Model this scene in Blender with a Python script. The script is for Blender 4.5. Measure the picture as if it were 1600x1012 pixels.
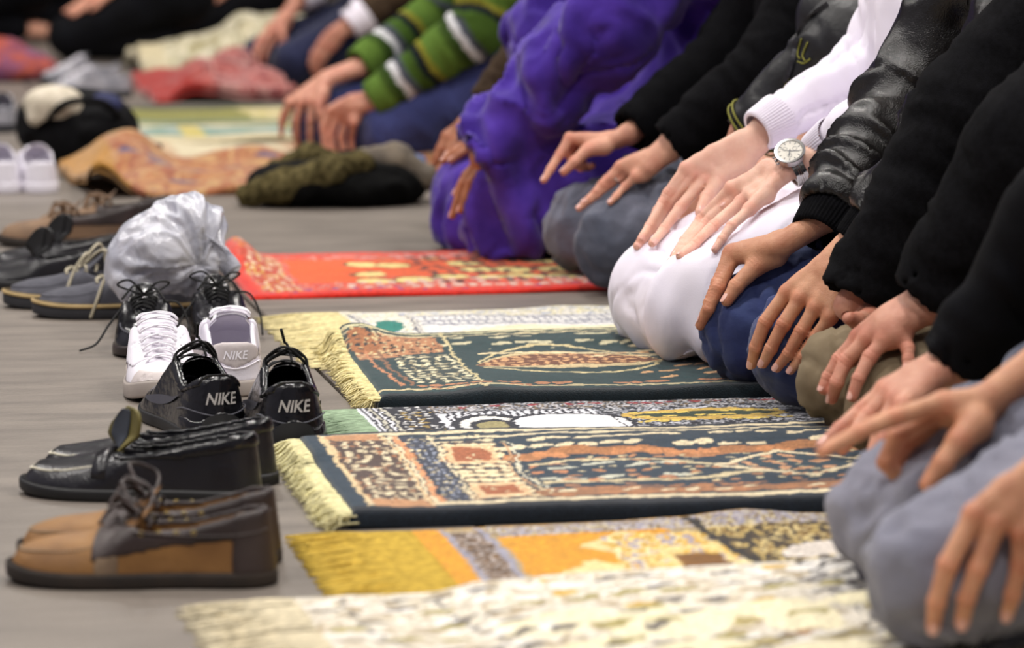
import bpy, bmesh, math, random
import numpy as np
from mathutils import Vector, Matrix

# ---------------------------------------------------------------- camera, world, lights, exposure
for o in list(bpy.data.objects): bpy.data.objects.remove(o, do_unlink=True)
SC = bpy.context.scene
COL = SC.collection
FPX, CAMH, HORIZ = 5500.0, 0.763, -211.0
TH = math.atan((506-HORIZ)/FPX); AL = math.atan(1100/FPX)
FW = np.array([math.sin(AL)*math.cos(TH), math.cos(AL)*math.cos(TH), -math.sin(TH)])
RT = np.array([math.cos(AL), -math.sin(AL), 0.0]); UP = np.cross(RT, FW)
CAM = np.array([0, 0, CAMH])
cd = bpy.data.cameras.new('camera'); cam = bpy.data.objects.new('camera', cd); COL.objects.link(cam)
cd.sensor_width = 36; cd.lens = FPX*36/1600; cd.clip_end = 200
cam.matrix_world = Matrix(((RT[0], UP[0], -FW[0], 0), (RT[1], UP[1], -FW[1], 0), (RT[2], UP[2], -FW[2], CAMH), (0, 0, 0, 1)))
cd.dof.use_dof = True; cd.dof.focus_distance = 4.98; cd.dof.aperture_fstop = 4.6
SC.camera = cam

W = bpy.data.worlds.new('world'); SC.world = W; W.use_nodes = True
W.node_tree.nodes['Background'].inputs[0].default_value = (0.72, 0.78, 1.0, 1)
W.node_tree.nodes['Background'].inputs[1].default_value = 0.05
# the hall's high bay lamps, a grid under the roof
for ix, X in enumerate((-4.5, 0.6, 5.7)):
    for iy, Y in enumerate((-1.0, 4.0, 9.0, 14.0)):
        l = bpy.data.lights.new('hall_lamp_light', 'AREA'); l.shape = 'DISK'; l.size = 0.75
        l.energy = 180; l.color = (1.0, 0.955, 0.91)
        lo = bpy.data.objects.new('hall_lamp_light', l); COL.objects.link(lo); lo.location = (X, Y, 7.0)
SC.view_settings.view_transform = 'Standard'; SC.view_settings.look = 'None'
SC.view_settings.gamma = 1; SC.view_settings.use_curve_mapping = False
SC.view_settings.exposure = 0.35

# ---------------------------------------------------------------- helpers
def ray(px, py): return FW + RT*(px-800)/FPX - UP*(py-506)/FPX
def G(px, py, z=0.0):
    d = ray(px, py); return CAM + d*((z-CAMH)/d[2])
def PY(px, py, Y):
    d = ray(px, py); return CAM + d*(Y/d[1])
def lin(c):
    c = np.asarray(c, float)/255.0
    return np.where(c <= 0.04045, c/12.92, ((c+0.055)/1.055)**2.4)
def hash3(i, j, k, seed):
    n = (i.astype(np.int64)*374761393 + j.astype(np.int64)*668265263 + k.astype(np.int64)*2147483647 + seed*974634177) & 0x7fffffff
    n = ((n ^ (n >> 13))*1274126177) & 0x7fffffff
    n = (n ^ (n >> 16)) & 0xffffff
    return n/float(0xffffff)
def vnoise(P, seed=0):
    P = np.asarray(P, float); F0 = np.floor(P); f = P-F0; f = f*f*(3-2*f); F0 = F0.astype(np.int64)
    r = 0
    for a in (0, 1):
        for b in (0, 1):
            for c in (0, 1):
                w = (f[..., 0] if a else 1-f[..., 0])*(f[..., 1] if b else 1-f[..., 1])*(f[..., 2] if c else 1-f[..., 2])
                r = r + w*hash3(F0[..., 0]+a, F0[..., 1]+b, F0[..., 2]+c, seed)
    return r
def fbm(P, seed=0, oct=3):
    r = 0; a = .5; P = np.asarray(P, float); t = 0
    for o in range(oct):
        r = r + a*vnoise(P*(2**o), seed+o*17); t += a; a *= .5
    return r/t
def sstep(a, b, x):
    t = np.clip((x-a)/(b-a), 0, 1); return t*t*(3-2*t)

def mesh_np(V, Fs, smooth=True, col=None):
    V = np.asarray(V, np.float32); Fs = np.asarray(Fs, np.int32)
    me = bpy.data.meshes.new('m'); k = Fs.shape[1]
    me.vertices.add(len(V)); me.vertices.foreach_set('co', V.ravel())
    me.loops.add(Fs.size); me.loops.foreach_set('vertex_index', Fs.ravel())
    me.polygons.add(len(Fs)); me.polygons.foreach_set('loop_start', np.arange(0, Fs.size, k, dtype=np.int32))
    me.update(calc_edges=True)
    me.polygons.foreach_set('use_smooth', np.full(len(Fs), smooth))
    if col is not None:
        at = me.color_attributes.new('Col', 'FLOAT_COLOR', 'POINT')
        c4 = np.ones((len(V), 4), np.float32); c4[:, :3] = col
        at.data.foreach_set('color', c4.ravel())
    return me
def put(name, me, mat=None, parent=None, mw=None):
    me.name = name
    o = bpy.data.objects.new(name, me); COL.objects.link(o)
    if mat is not None and not me.materials: me.materials.append(mat)
    if parent is not None: o.parent = parent
    if mw is not None: o.matrix_world = mw
    return o
def tag(o, label, cat, group=None, kind=None):
    if label: o['label'] = label
    if cat: o['category'] = cat
    if group: o['group'] = group
    if kind: o['kind'] = kind
    return o
def empty(name, loc=(0, 0, 0), rz=0.0):
    o = bpy.data.objects.new(name, None); COL.objects.link(o)
    o.location = loc; o.rotation_euler = (0, 0, rz); o.empty_display_size = .05
    return o
def copy_tree(o, parent=None):
    c = o.copy(); COL.objects.link(c); c.parent = parent
    for ch in list(o.children): copy_tree(ch, c)
    return c
class MB:
    """collects raw quads / tris in numpy lists, builds one mesh"""
    def __init__(s): s.V = []; s.F = []; s.n = 0; s.C = []
    def add(s, V, F, col=None):
        V = np.asarray(V, float)
        s.V.append(V)
        for f in F: s.F.append([i+s.n for i in f])
        if col is not None: s.C.append(np.broadcast_to(np.asarray(col, float), (len(V), 3)))
        s.n += len(V)
    def tube(s, pts, r, k=6, cap=True, col=None, flat=None):
        pts = np.asarray(pts, float); n = len(pts); r = np.broadcast_to(np.asarray(r, float), (n,))
        T = np.gradient(pts, axis=0); T /= np.linalg.norm(T, axis=1)[:, None]+1e-12
        ref = np.array([0, 0, 1.0]) if abs(T[0][2]) < .9 else np.array([1.0, 0, 0])
        A = np.cross(T[0], ref); A /= np.linalg.norm(A); V = []
        for i in range(n):
            A = A - T[i]*(A@T[i]); A /= np.linalg.norm(A)+1e-12; B = np.cross(T[i], A)
            for q in range(k):
                a = 2*math.pi*q/k; V.append(pts[i]+r[i]*(A*math.cos(a)+B*math.sin(a)*(flat or 1)))
        F = [[i*k+q, i*k+(q+1) % k, (i+1)*k+(q+1) % k, (i+1)*k+q] for i in range(n-1) for q in range(k)]
        if cap: F += [list(range(k))[::-1], [(n-1)*k+q for q in range(k)]]
        s.add(V, F, col)
    def box(s, c, d, M=None, bev=0.0, col=None):
        V = []
        for x in (-1, 1):
            for y in (-1, 1):
                for z in (-1, 1): V.append([x*d[0]/2, y*d[1]/2, z*d[2]/2])
        V = np.array(V)
        if M is not None: V = V@np.asarray(M).T
        V = V+np.asarray(c)
        s.add(V, [[0, 1, 3, 2], [4, 6, 7, 5], [0, 4, 5, 1], [2, 3, 7, 6], [0, 2, 6, 4], [1, 5, 7, 3]], col)
    def grid(s, P, closed_u=False, col=None):
        P = np.asarray(P, float); n, m = P.shape[:2]; F = []
        for i in range(n if closed_u else n-1):
            for j in range(m-1): F.append([i*m+j, ((i+1) % n)*m+j, ((i+1) % n)*m+j+1, i*m+j+1])
        s.add(P.reshape(-1, 3), F, None if col is None else np.asarray(col).reshape(-1, 3))
    def build(s, name, mat=None, parent=None, smooth=True, mw=None):
        me = bpy.data.meshes.new(name); V = np.concatenate(s.V)
        me.from_pydata(V.tolist(), [], s.F); me.update()
        if smooth: me.polygons.foreach_set('use_smooth', np.full(len(me.polygons), True))
        if s.C and sum(len(c) for c in s.C) == len(V):
            at = me.color_attributes.new('Col', 'FLOAT_COLOR', 'POINT'); c4 = np.ones((len(V), 4), np.float32); c4[:, :3] = np.concatenate(s.C)
            at.data.foreach_set('color', c4.ravel())
        return put(name, me, mat, parent, mw)

def catmull(P, n=8):
    P = np.asarray(P, float)
    if len(P) < 3: return P
    Q = np.vstack([2*P[0]-P[1], P, 2*P[-1]-P[-2]]); out = []
    for i in range(1, len(Q)-2):
        for t in np.linspace(0, 1, n, endpoint=False):
            a, b, c, d = Q[i-1], Q[i], Q[i+1], Q[i+2]
            out.append(.5*((2*b)+(-a+c)*t+(2*a-5*b+4*c-d)*t*t+(-a+3*b-3*c+d)*t**3))
    out.append(P[-1]); return np.array(out)

# ---- signed distance modelling: primitives, smooth union and surface nets
def d_cone(P, a, b, ra, rb):
    a = [float(v) for v in a]; ab = [float(v)-a[i] for i, v in enumerate(b)]
    x = P[..., 0]-np.float32(a[0]); y = P[..., 1]-np.float32(a[1]); z = P[..., 2]-np.float32(a[2])
    t = x*np.float32(ab[0]); t += y*np.float32(ab[1]); t += z*np.float32(ab[2]); t *= np.float32(1/(ab[0]**2+ab[1]**2+ab[2]**2+1e-12)); np.clip(t, 0, 1, out=t)
    x -= t*np.float32(ab[0]); y -= t*np.float32(ab[1]); z -= t*np.float32(ab[2])
    x *= x; y *= y; z *= z; x += y; x += z; np.sqrt(x, out=x); x -= np.float32(ra)
    if rb != ra: t *= np.float32(rb-ra); x -= t
    return x
def d_ell(P, c, r):
    r = np.asarray(r, np.float32); q = (P-np.asarray(c, np.float32))/r
    k = np.sqrt((q*q).sum(-1)); return (k-1)*float(r.min())
def smin(a, b, k):
    h = np.clip(.5+.5*(b-a)/k, 0, 1); return b+(a-b)*h-k*h*(1-h)
def smax(a, b, k): return -smin(-a, -b, k)
def d_chain(P, pts, rad, k=.004):
    d = None
    for i in range(len(pts)-1):
        e = d_cone(P, pts[i], pts[i+1], rad[i], rad[i+1]); d = e if d is None else smin(d, e, k)
    return d
def surfnet(fn, lo, hi, vs):
    lo = np.asarray(lo, float); hi = np.asarray(hi, float)
    n = np.maximum(np.ceil((hi-lo)/vs).astype(int)+1, 3)
    ax = [(lo[i]+vs*np.arange(n[i])).astype(np.float32) for i in range(3)]
    # two levels: a coarse pass finds the cells near the surface, only those are sampled finely
    c4 = 4; nc = [int(math.ceil((n[i]-1)/c4))+1 for i in range(3)]
    cax = [(lo[i]+vs*c4*np.arange(nc[i])).astype(np.float32) for i in range(3)]
    CD = fn(np.stack(np.meshgrid(*cax, indexing='ij'), -1))
    near = np.zeros([k-1 for k in nc], bool); lim = vs*c4*1.3
    cn = np.abs(CD) < lim
    for a in (0, 1):
        for b in (0, 1):
            for c in (0, 1): near |= cn[a:nc[0]-1+a, b:nc[1]-1+b, c:nc[2]-1+c]
    up = lambda A: A.repeat(c4, 0).repeat(c4, 1).repeat(c4, 2)
    D = up(CD[:-1, :-1, :-1]); D = np.pad(D, 1, mode='edge')[1:, 1:, 1:][:n[0], :n[1], :n[2]].astype(np.float32).copy()
    mk = np.pad(up(near), 1, mode='edge')[1:, 1:, 1:][:n[0], :n[1], :n[2]]
    # a fine point on a block's far face belongs to the next block: grow by one point
    g = mk.copy(); g[1:] |= mk[:-1]; g2 = g.copy(); g2[:, 1:] |= g[:, :-1]; g3 = g2.copy(); g3[:, :, 1:] |= g2[:, :, :-1]; mk = g3
    I3 = np.nonzero(mk); PF = np.stack([ax[k][I3[k]] for k in range(3)], -1)
    D[I3] = fn(PF)
    D[0] = np.maximum(D[0], 1e-4); D[-1] = np.maximum(D[-1], 1e-4); D[:, 0] = np.maximum(D[:, 0], 1e-4)
    D[:, -1] = np.maximum(D[:, -1], 1e-4); D[:, :, 0] = np.maximum(D[:, :, 0], 1e-4); D[:, :, -1] = np.maximum(D[:, :, -1], 1e-4)
    ins = D < 0
    c = [n[0]-1, n[1]-1, n[2]-1]
    corners = [(a, b, d) for a in (0, 1) for b in (0, 1) for d in (0, 1)]
    ay = np.zeros(c, bool); al = np.ones(c, bool)
    for A in corners:
        w = ins[A[0]:A[0]+c[0], A[1]:A[1]+c[1], A[2]:A[2]+c[2]]; ay |= w; al &= w
    act = ay & ~al; ci = np.nonzero(act); m_ = len(ci[0])
    cd_ = {A: D[ci[0]+A[0], ci[1]+A[1], ci[2]+A[2]] for A in corners}
    acc = np.zeros((m_, 3), np.float32); cnt = np.zeros(m_, np.float32)
    for A in corners:
        for axis in range(3):
            if A[axis]: continue
            B = list(A); B[axis] = 1; dA, dB = cd_[A], cd_[tuple(B)]
            m = (dA < 0) != (dB < 0); t = np.where(m, dA/(dA-dB+1e-20), 0); cnt += m
            for i in range(3): acc[:, i] += m*(A[i]+(t if i == axis else 0))
    idx = -np.ones(c, np.int64); idx[ci] = np.arange(m_)
    V = lo+vs*(np.stack(ci, 1)+acc/cnt[:, None])
    Q = []
    for axis in range(3):
        u, v = [(1, 2), (2, 0), (0, 1)][axis]
        s0 = [slice(None)]*3; s1 = [slice(None)]*3
        s0[axis] = slice(0, n[axis]-1); s1[axis] = slice(1, n[axis])
        for w in (u, v):
            s0[w] = slice(1, n[w]-1); s1[w] = slice(1, n[w]-1)
        a, b = ins[tuple(s0)], ins[tuple(s1)]
        e = np.argwhere(a != b)
        if not len(e): continue
        fl = a[tuple(e.T)]
        base = e.copy(); base[:, u] += 1; base[:, v] += 1
        def cell(du, dv):
            q = base.copy(); q[:, u] += du; q[:, v] += dv
            return idx[q[:, 0], q[:, 1], q[:, 2]]
        quad = np.stack([cell(-1, -1), cell(0, -1), cell(0, 0), cell(-1, 0)], 1)
        quad[~fl] = quad[~fl][:, ::-1]
        Q.append(quad)
    return V, np.concatenate(Q)
def vnormals(V, Q):
    n = np.zeros_like(V); a = V[Q[:, 0]]; b = V[Q[:, 1]]; c = V[Q[:, 2]]; d = V[Q[:, 3]]
    fn = np.cross(c-a, d-b)
    for k in range(4): np.add.at(n, Q[:, k], fn)
    return n/(np.linalg.norm(n, axis=1)[:, None]+1e-12)
def relax(V, Q, it=2, lam=.5):
    E = np.concatenate([Q[:, [0, 1]], Q[:, [1, 2]], Q[:, [2, 3]], Q[:, [3, 0]]])
    cnt = np.bincount(E.ravel(), minlength=len(V)).astype(float)
    for _ in range(it):
        s = np.zeros_like(V)
        for k in range(3):
            s[:, k] = np.bincount(E[:, 0], V[E[:, 1], k], len(V))+np.bincount(E[:, 1], V[E[:, 0], k], len(V))
        V = V+lam*(s/cnt[:, None]-V)
    return V
def join(*ms):
    V = []; Q = []; n = 0
    for v, q in ms: V.append(v); Q.append(q+n); n += len(v)
    return np.concatenate(V), np.concatenate(Q)

# ---- materials
def nodes(name):
    m = bpy.data.materials.new(name); m.use_nodes = True; nt = m.node_tree
    return m, nt, nt.nodes['Principled BSDF']
def mat(name, c, rough=.6, c2=None, nscale=8.0, spec=.5, bump=0.0, bscale=200.0, sss=0.0, metal=0.0, attr=False, bscale2=None, bump2=0.0, sheen=0.0, coat=0.0, trans=0.0, stretch=None, var=.12, alpha=1.0, ramp=(.35, .65), tint=False):
    """procedural material: base colour (sRGB 0-255) broken up by noise, fine bump for the weave or grain"""
    m, nt, b = nodes(name); L = nt.links; N = nt.nodes.new
    tc = N('ShaderNodeTexCoord'); vec = tc.outputs['Object']
    if stretch:
        mp = N('ShaderNodeMapping'); mp.inputs['Scale'].default_value = stretch; L.new(vec, mp.inputs[0]); vec = mp.outputs[0]
    nz = N('ShaderNodeTexNoise'); nz.inputs['Scale'].default_value = nscale; nz.inputs['Detail'].default_value = 5; L.new(vec, nz.inputs['Vector'])
    rp = N('ShaderNodeValToRGB'); L.new(nz.outputs['Fac'], rp.inputs[0])
    rp.color_ramp.elements[0].position = ramp[0]; rp.color_ramp.elements[1].position = ramp[1]
    if attr:
        at = N('ShaderNodeAttribute'); at.attribute_name = 'Col'
        rp.color_ramp.elements[0].color = (1-var*1.5,)*3+(1,); rp.color_ramp.elements[1].color = (1+var*.4,)*3+(1,)
        mx = N('ShaderNodeMix'); mx.data_type = 'RGBA'; mx.blend_type = 'MULTIPLY'; mx.inputs[0].default_value = 1
        L.new(at.outputs['Color'], mx.inputs[6]); L.new(rp.outputs[0], mx.inputs[7]); colout = mx.outputs[2]
    else:
        a = lin(c); b2 = lin(c2) if c2 is not None else a*(1-2*var)
        rp.color_ramp.elements[0].color = (*b2, 1); rp.color_ramp.elements[1].color = (*a, 1); colout = rp.outputs[0]
        if tint:
            at = N('ShaderNodeAttribute'); at.attribute_name = 'Col'; mx = N('ShaderNodeMix'); mx.data_type = 'RGBA'; mx.blend_type = 'MULTIPLY'; mx.inputs[0].default_value = 1
            L.new(colout, mx.inputs[6]); L.new(at.outputs['Color'], mx.inputs[7]); colout = mx.outputs[2]
    L.new(colout, b.inputs['Base Color'])
    b.inputs['Roughness'].default_value = rough; b.inputs['Specular IOR Level'].default_value = spec
    b.inputs['Metallic'].default_value = metal; b.inputs['Sheen Weight'].default_value = sheen; b.inputs['Coat Weight'].default_value = coat
    b.inputs['Transmission Weight'].default_value = trans; b.inputs['Alpha'].default_value = alpha
    if sss:
        b.inputs['Subsurface Weight'].default_value = sss; b.inputs['Subsurface Radius'].default_value = (.012, .004, .002); b.inputs['Subsurface Scale'].default_value = .6
    prev = None
    for sc, st in ((bscale, bump), (bscale2, bump2)):
        if not st: continue
        n2 = N('ShaderNodeTexNoise'); n2.inputs['Scale'].default_value = sc; n2.inputs['Detail'].default_value = 3; L.new(vec, n2.inputs['Vector'])
        bp = N('ShaderNodeBump'); bp.inputs['Strength'].default_value = 1.0; bp.inputs['Distance'].default_value = st; L.new(n2.outputs['Fac'], bp.inputs['Height'])
        if prev is not None: L.new(prev, bp.inputs['Normal'])
        prev = bp.outputs[0]
    if prev is not None: L.new(prev, b.inputs['Normal'])
    return m
# ---------------------------------------------------------------- the floor: concrete slabs with sawn joints
def floor_mat():
    m, nt, b = nodes('polished_concrete'); L = nt.links; N = nt.nodes.new
    tc = N('ShaderNodeTexCoord'); geo = N('ShaderNodeNewGeometry')
    mp = N('ShaderNodeMapping'); mp.inputs['Scale'].default_value = (1.6, 7.0, 1); L.new(geo.outputs['Position'], mp.inputs[0])
    n1 = N('ShaderNodeTexNoise'); n1.inputs['Scale'].default_value = 2.2; n1.inputs['Detail'].default_value = 8; n1.inputs['Roughness'].default_value = .62; L.new(mp.outputs[0], n1.inputs['Vector'])
    r1 = N('ShaderNodeValToRGB'); L.new(n1.outputs['Fac'], r1.inputs[0])
    r1.color_ramp.elements[0].position = .3; r1.color_ramp.elements[0].color = (*lin((96, 89, 83)), 1)
    r1.color_ramp.elements[1].position = .72; r1.color_ramp.elements[1].color = (*lin((130, 121, 112)), 1)
    n2 = N('ShaderNodeTexNoise'); n2.inputs['Scale'].default_value = 160; n2.inputs['Detail'].default_value = 3; L.new(geo.outputs['Position'], n2.inputs['Vector'])
    mx = N('ShaderNodeMix'); mx.data_type = 'RGBA'; mx.blend_type = 'OVERLAY'; mx.inputs[0].default_value = .22
    L.new(r1.outputs[0], mx.inputs[6]); L.new(n2.outputs['Fac'], mx.inputs[7]); L.new(mx.outputs[2], b.inputs['Base Color'])
    mp3 = N('ShaderNodeMapping'); mp3.inputs['Scale'].default_value = (2, 90, 1); mp3.inputs['Rotation'].default_value = (0, 0, .12); L.new(geo.outputs['Position'], mp3.inputs[0])
    n3 = N('ShaderNodeTexNoise'); n3.inputs['Scale'].default_value = 3; n3.inputs['Detail'].default_value = 4; L.new(mp3.outputs[0], n3.inputs['Vector'])
    rr = N('ShaderNodeMapRange'); rr.inputs['To Min'].default_value = .34; rr.inputs['To Max'].default_value = .56; L.new(n3.outputs['Fac'], rr.inputs[0]); L.new(rr.outputs[0], b.inputs['Roughness'])
    b.inputs['Specular IOR Level'].default_value = .35
    bp = N('ShaderNodeBump'); bp.inputs['Distance'].default_value = .0006; L.new(n2.outputs['Fac'], bp.inputs['Height']); L.new(bp.outputs[0], b.inputs['Normal'])
    return m
M_FLOOR = floor_mat()
M_JOINT = mat('joint_filler', (38, 36, 34), .9)
mb = MB(); mb.box((2, 14, -.125), (18, 40, .17)); fl = mb.build('floor', M_JOINT, smooth=False)
tag(fl, 'grey polished concrete floor of the hall', 'floor', kind='structure')
XB = [-7, -2.2, .754, 3.7, 11]; YB = [-6, 2.2, 14.6, 34]
for i in range(4):
    for j in range(3):
        g = .0035; x0, x1, y0, y1 = XB[i]+g, XB[i+1]-g, YB[j]+g, YB[j+1]-g; e = .003
        V = [[x0, y0, -.05], [x1, y0, -.05], [x1, y1, -.05], [x0, y1, -.05], [x0, y0, -e], [x1, y0, -e], [x1, y1, -e], [x0, y1, -e],
             [x0+e, y0+e, 0], [x1-e, y0+e, 0], [x1-e, y1-e, 0], [x0+e, y1-e, 0]]
        F = [[8, 9, 10, 11], [0, 3, 2, 1]]+[[a, (a+1) % 4, (a+1) % 4+4, a+4] for a in range(4)]+[[a+4, (a+1) % 4+4, (a+1) % 4+8, a+8] for a in range(4)]
        mb = MB(); mb.add(V, F); mb.build('slab', M_FLOOR, fl, smooth=False)


# ---------------------------------------------------------------- the hall around: walls and roof
M_WALL = mat('painted_block_wall', (140, 140, 154), .9, (128, 128, 142), 1.5, bump=.002, bscale=60)
M_ROOF = mat('roof_deck', (112, 112, 122), .9, (100, 100, 110), 1.0)
def slab_struct(name, label, c, d, m):
    mb = MB(); mb.box(c, d); o = mb.build(name, m, smooth=False); tag(o, label, name.split('_')[0], kind='structure'); return o
slab_struct('wall_back', 'far grey wall of the hall', (2, 34.1, 4), (18, .2, 8.4), M_WALL)
slab_struct('wall_front', 'grey wall of the hall behind the camera', (2, -6.1, 4), (18, .2, 8.4), M_WALL)
slab_struct('wall_left', 'grey side wall of the hall to the left', (-7.1, 14, 4), (.2, 40, 8.4), M_WALL)
slab_struct('wall_right', 'grey side wall of the hall to the right', (11.1, 14, 4), (.2, 40, 8.4), M_WALL)
slab_struct('ceiling', 'grey roof deck of the hall', (2, 14, 8.1), (18, 40, .2), M_ROOF)
# ---------------------------------------------------------------- prayer rugs
class Paint:
    def __init__(s, U, V, L, Wd, base): s.U, s.V, s.L, s.W = U, V, L, Wd; s.C = np.empty(U.shape+(3,)); s.C[:] = lin(base)
    def fill(s, m, c): s.C[m] = lin(c)
    def n(s, su, sv, seed, oct=3): return fbm(np.stack([s.U*su, s.V*sv, np.zeros_like(s.U)+.5], -1), seed, oct)
    def blotch(s, m, cols, sc, seed):
        """woven ornament: nested contours of a noise field, like scrolls and leaves"""
        a = s.n(sc, sc, seed, 2)+.35*(s.n(sc*2.3, sc*2.3, seed+5, 1)-.5); k = np.floor(a*len(cols)*2.6).astype(int) % len(cols)
        for i, c in enumerate(cols): s.C[m & (k == i)] = lin(c)
    def leaves(s, m, cell, c, a=.42, b=.18, seed=0, prob=1.0, ang=None, outline=None):
        i = np.floor(s.U/cell); j = np.floor(s.V/cell); z = np.zeros_like(i)
        r1 = hash3(i, j, z, seed); r2 = hash3(i, j, z, seed+1); r3 = hash3(i, j, z, seed+2); r4 = hash3(i, j, z, seed+3)
        x = s.U/cell-i-.5-(r2-.5)*.3; y = s.V/cell-j-.5-(r3-.5)*.3
        t = r1*math.pi*2 if ang is None else ang+(r1-.5)*.5
        X = x*np.cos(t)+y*np.sin(t); Y = -x*np.sin(t)+y*np.cos(t)
        d = (X/a)**2+(Y/b)**2
        if outline is not None: s.C[m & (d < 1.6) & (r4 < prob)] = lin(outline)
        s.C[m & (d < 1) & (r4 < prob)] = lin(c)
    def frame(s, u0, u1, v0, v1, w, c):
        o = (s.U > u0) & (s.U < u1) & (s.V > v0) & (s.V < v1); i = (s.U > u0+w) & (s.U < u1-w) & (s.V > v0+w) & (s.V < v1-w)
        s.fill(o & ~i, c)
    def box(s, u0, u1, v0, v1): return (s.U > u0) & (s.U < u1) & (s.V > v0) & (s.V < v1)
M_RUG = mat('woven_pile', (0, 0, 0), .95, attr=True, nscale=260, bump=.0012, bscale=420, var=.18, spec=.15, sheen=.25)
M_FRINGE = mat('fringe_thread', (0, 0, 0), .9, attr=True, nscale=90, var=.2, spec=.2)
def edges(n, L, e=.016):
    s = np.array([0, .0008, .0025, .005, .009, .0125]); return np.concatenate([s, np.linspace(e, L-e, n), L-s[::-1]])
def rug(label, x0, y0, L, Wd, paint, thick=.009, rot=0.0, nu=330, nv=110, wave=.002, lift=None, fringe=None, base=(200, 200, 200), skew=0.0, seed=1, group='prayer rugs laid in a row', zb=0.0, us=1.0):
    u = edges(nu, L); v = edges(nv, Wd); U, Vv = np.meshgrid(u, v, indexing='ij')
    # the weave: pattern edges wander by a few threads
    q3 = np.stack([U, Vv, U*0+seed], -1); wu = .012*(fbm(q3*9, seed+20, 2)-.5)+.007*(vnoise(q3*85, seed+21)-.5); wv_ = .016*(fbm(q3*8, seed+22, 2)-.5)+.010*(vnoise(q3*80, seed+23)-.5)
    p = Paint((U+wu*sstep(0, .03, U))*us, Vv+wv_*sstep(0, .03, Vv)*sstep(0, .03, Wd-Vv), L*us, Wd, base); paint(p)
    sp_ = hash3(np.arange(U.size).reshape(U.shape), np.zeros(U.shape, int), np.zeros(U.shape, int), seed); p.C *= (1+.34*(sp_-.5)+.22*(vnoise(q3*140, seed+4)-.5))[..., None]
    e = np.minimum(np.minimum(U, L-U), np.minimum(Vv, Wd-Vv)); q = np.clip(1-e/.0125, 0, 1)
    Z = thick*np.sqrt(np.clip(1-q*q, 0, 1))
    w = fbm(np.stack([U*5, Vv*7, U*0+seed], -1), seed, 2)-.35
    rel = np.clip(w, 0, 1)*wave*3; Z = Z+rel+.0012*(fbm(np.stack([U*60, Vv*60, U*0], -1), seed+3, 2)-.5)
    ed = .006*(fbm(np.stack([U*6, Vv*3, U*0], -1), seed+9, 2)-.5)
    Xl = U+ed+skew*(Vv-Wd/2); Yl = Vv+ed*1.4
    ca, sa = math.cos(rot), math.sin(rot); X = x0+Xl*ca-Yl*sa; Y = y0+Xl*sa+Yl*ca
    Z = np.maximum(Z, .0006)+zb
    if lift is not None: Z = Z+lift(U, Vv, X, Y)
    root = empty('prayer_rug', (x0, y0, 0)); tag(root, label, 'rug', group)
    n, m = U.shape; I = np.arange(n*m).reshape(n, m)
    Q = np.stack([I[:-1, :-1], I[1:, :-1], I[1:, 1:], I[:-1, 1:]], -1).reshape(-1, 4)
    V3 = np.stack([X-x0, Y-y0, Z], -1).reshape(-1, 3)
    # the underside closes the rug
    bot = V3.copy(); bot[:, 2] = np.maximum(V3[:, 2]-thick*1.02, .0003+zb)
    step = 6; iu = np.unique(np.append(np.arange(0, n, step), n-1)); iv = np.unique(np.append(np.arange(0, m, step), m-1))
    J = I[np.ix_(iu, iv)]; Qb = np.stack([J[:-1, :-1], J[:-1, 1:], J[1:, 1:], J[1:, :-1]], -1).reshape(-1, 4)
    used, inv = np.unique(Qb, return_inverse=True); Qb = inv.reshape(-1, 4)+len(V3)
    me = mesh_np(np.concatenate([V3, bot[used]]), np.concatenate([Q, Qb]), True, np.concatenate([p.C.reshape(-1, 3), p.C.reshape(-1, 3)[used]*.8]))
    put('woven_field', me, M_RUG, root)
    if fringe:
        fl_, fc, num, fr, style = fringe; rs = np.random.RandomState(seed+50); mb = MB()
        for k in range(num):
            vv = rs.uniform(.0, 1); jv = int(np.clip(np.searchsorted(v, vv*Wd), 0, m-1))
            b0 = V3[jv]+np.array([0, 0, .0]); l = fl_*rs.uniform(.75, 1.1); a = rs.normal(0, .16 if style == 'flat' else .45)
            d = np.array([-math.cos(a+rot), -math.sin(a+rot), 0]); zt = V3[I[6, jv]][2]*.8
            h = rs.uniform(.0015, .006) if style == 'flat' else rs.uniform(.002, .018)
            s0 = b0+np.array([.012*ca, .012*sa, 0]); s0[2] = zt
            pts = [s0, b0+d*l*.3+[0, rs.normal(0, .003), 0], b0+d*l*.65+[0, rs.normal(0, .006), 0], b0+d*l]
            pts = np.array(pts); pts[1:, 2] = [max(zt, h), max(h, .002), .0015+(.4*h if style != 'flat' else 0)]
            c = lin(fc)*rs.uniform(.72, 1.1)
            mb.tube(catmull(pts, 3), np.linspace(fr, fr*.75, 10), 3, col=c)
        f = mb.build('fringe', M_FRINGE, root); f['kind'] = 'stuff'
    return root

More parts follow.
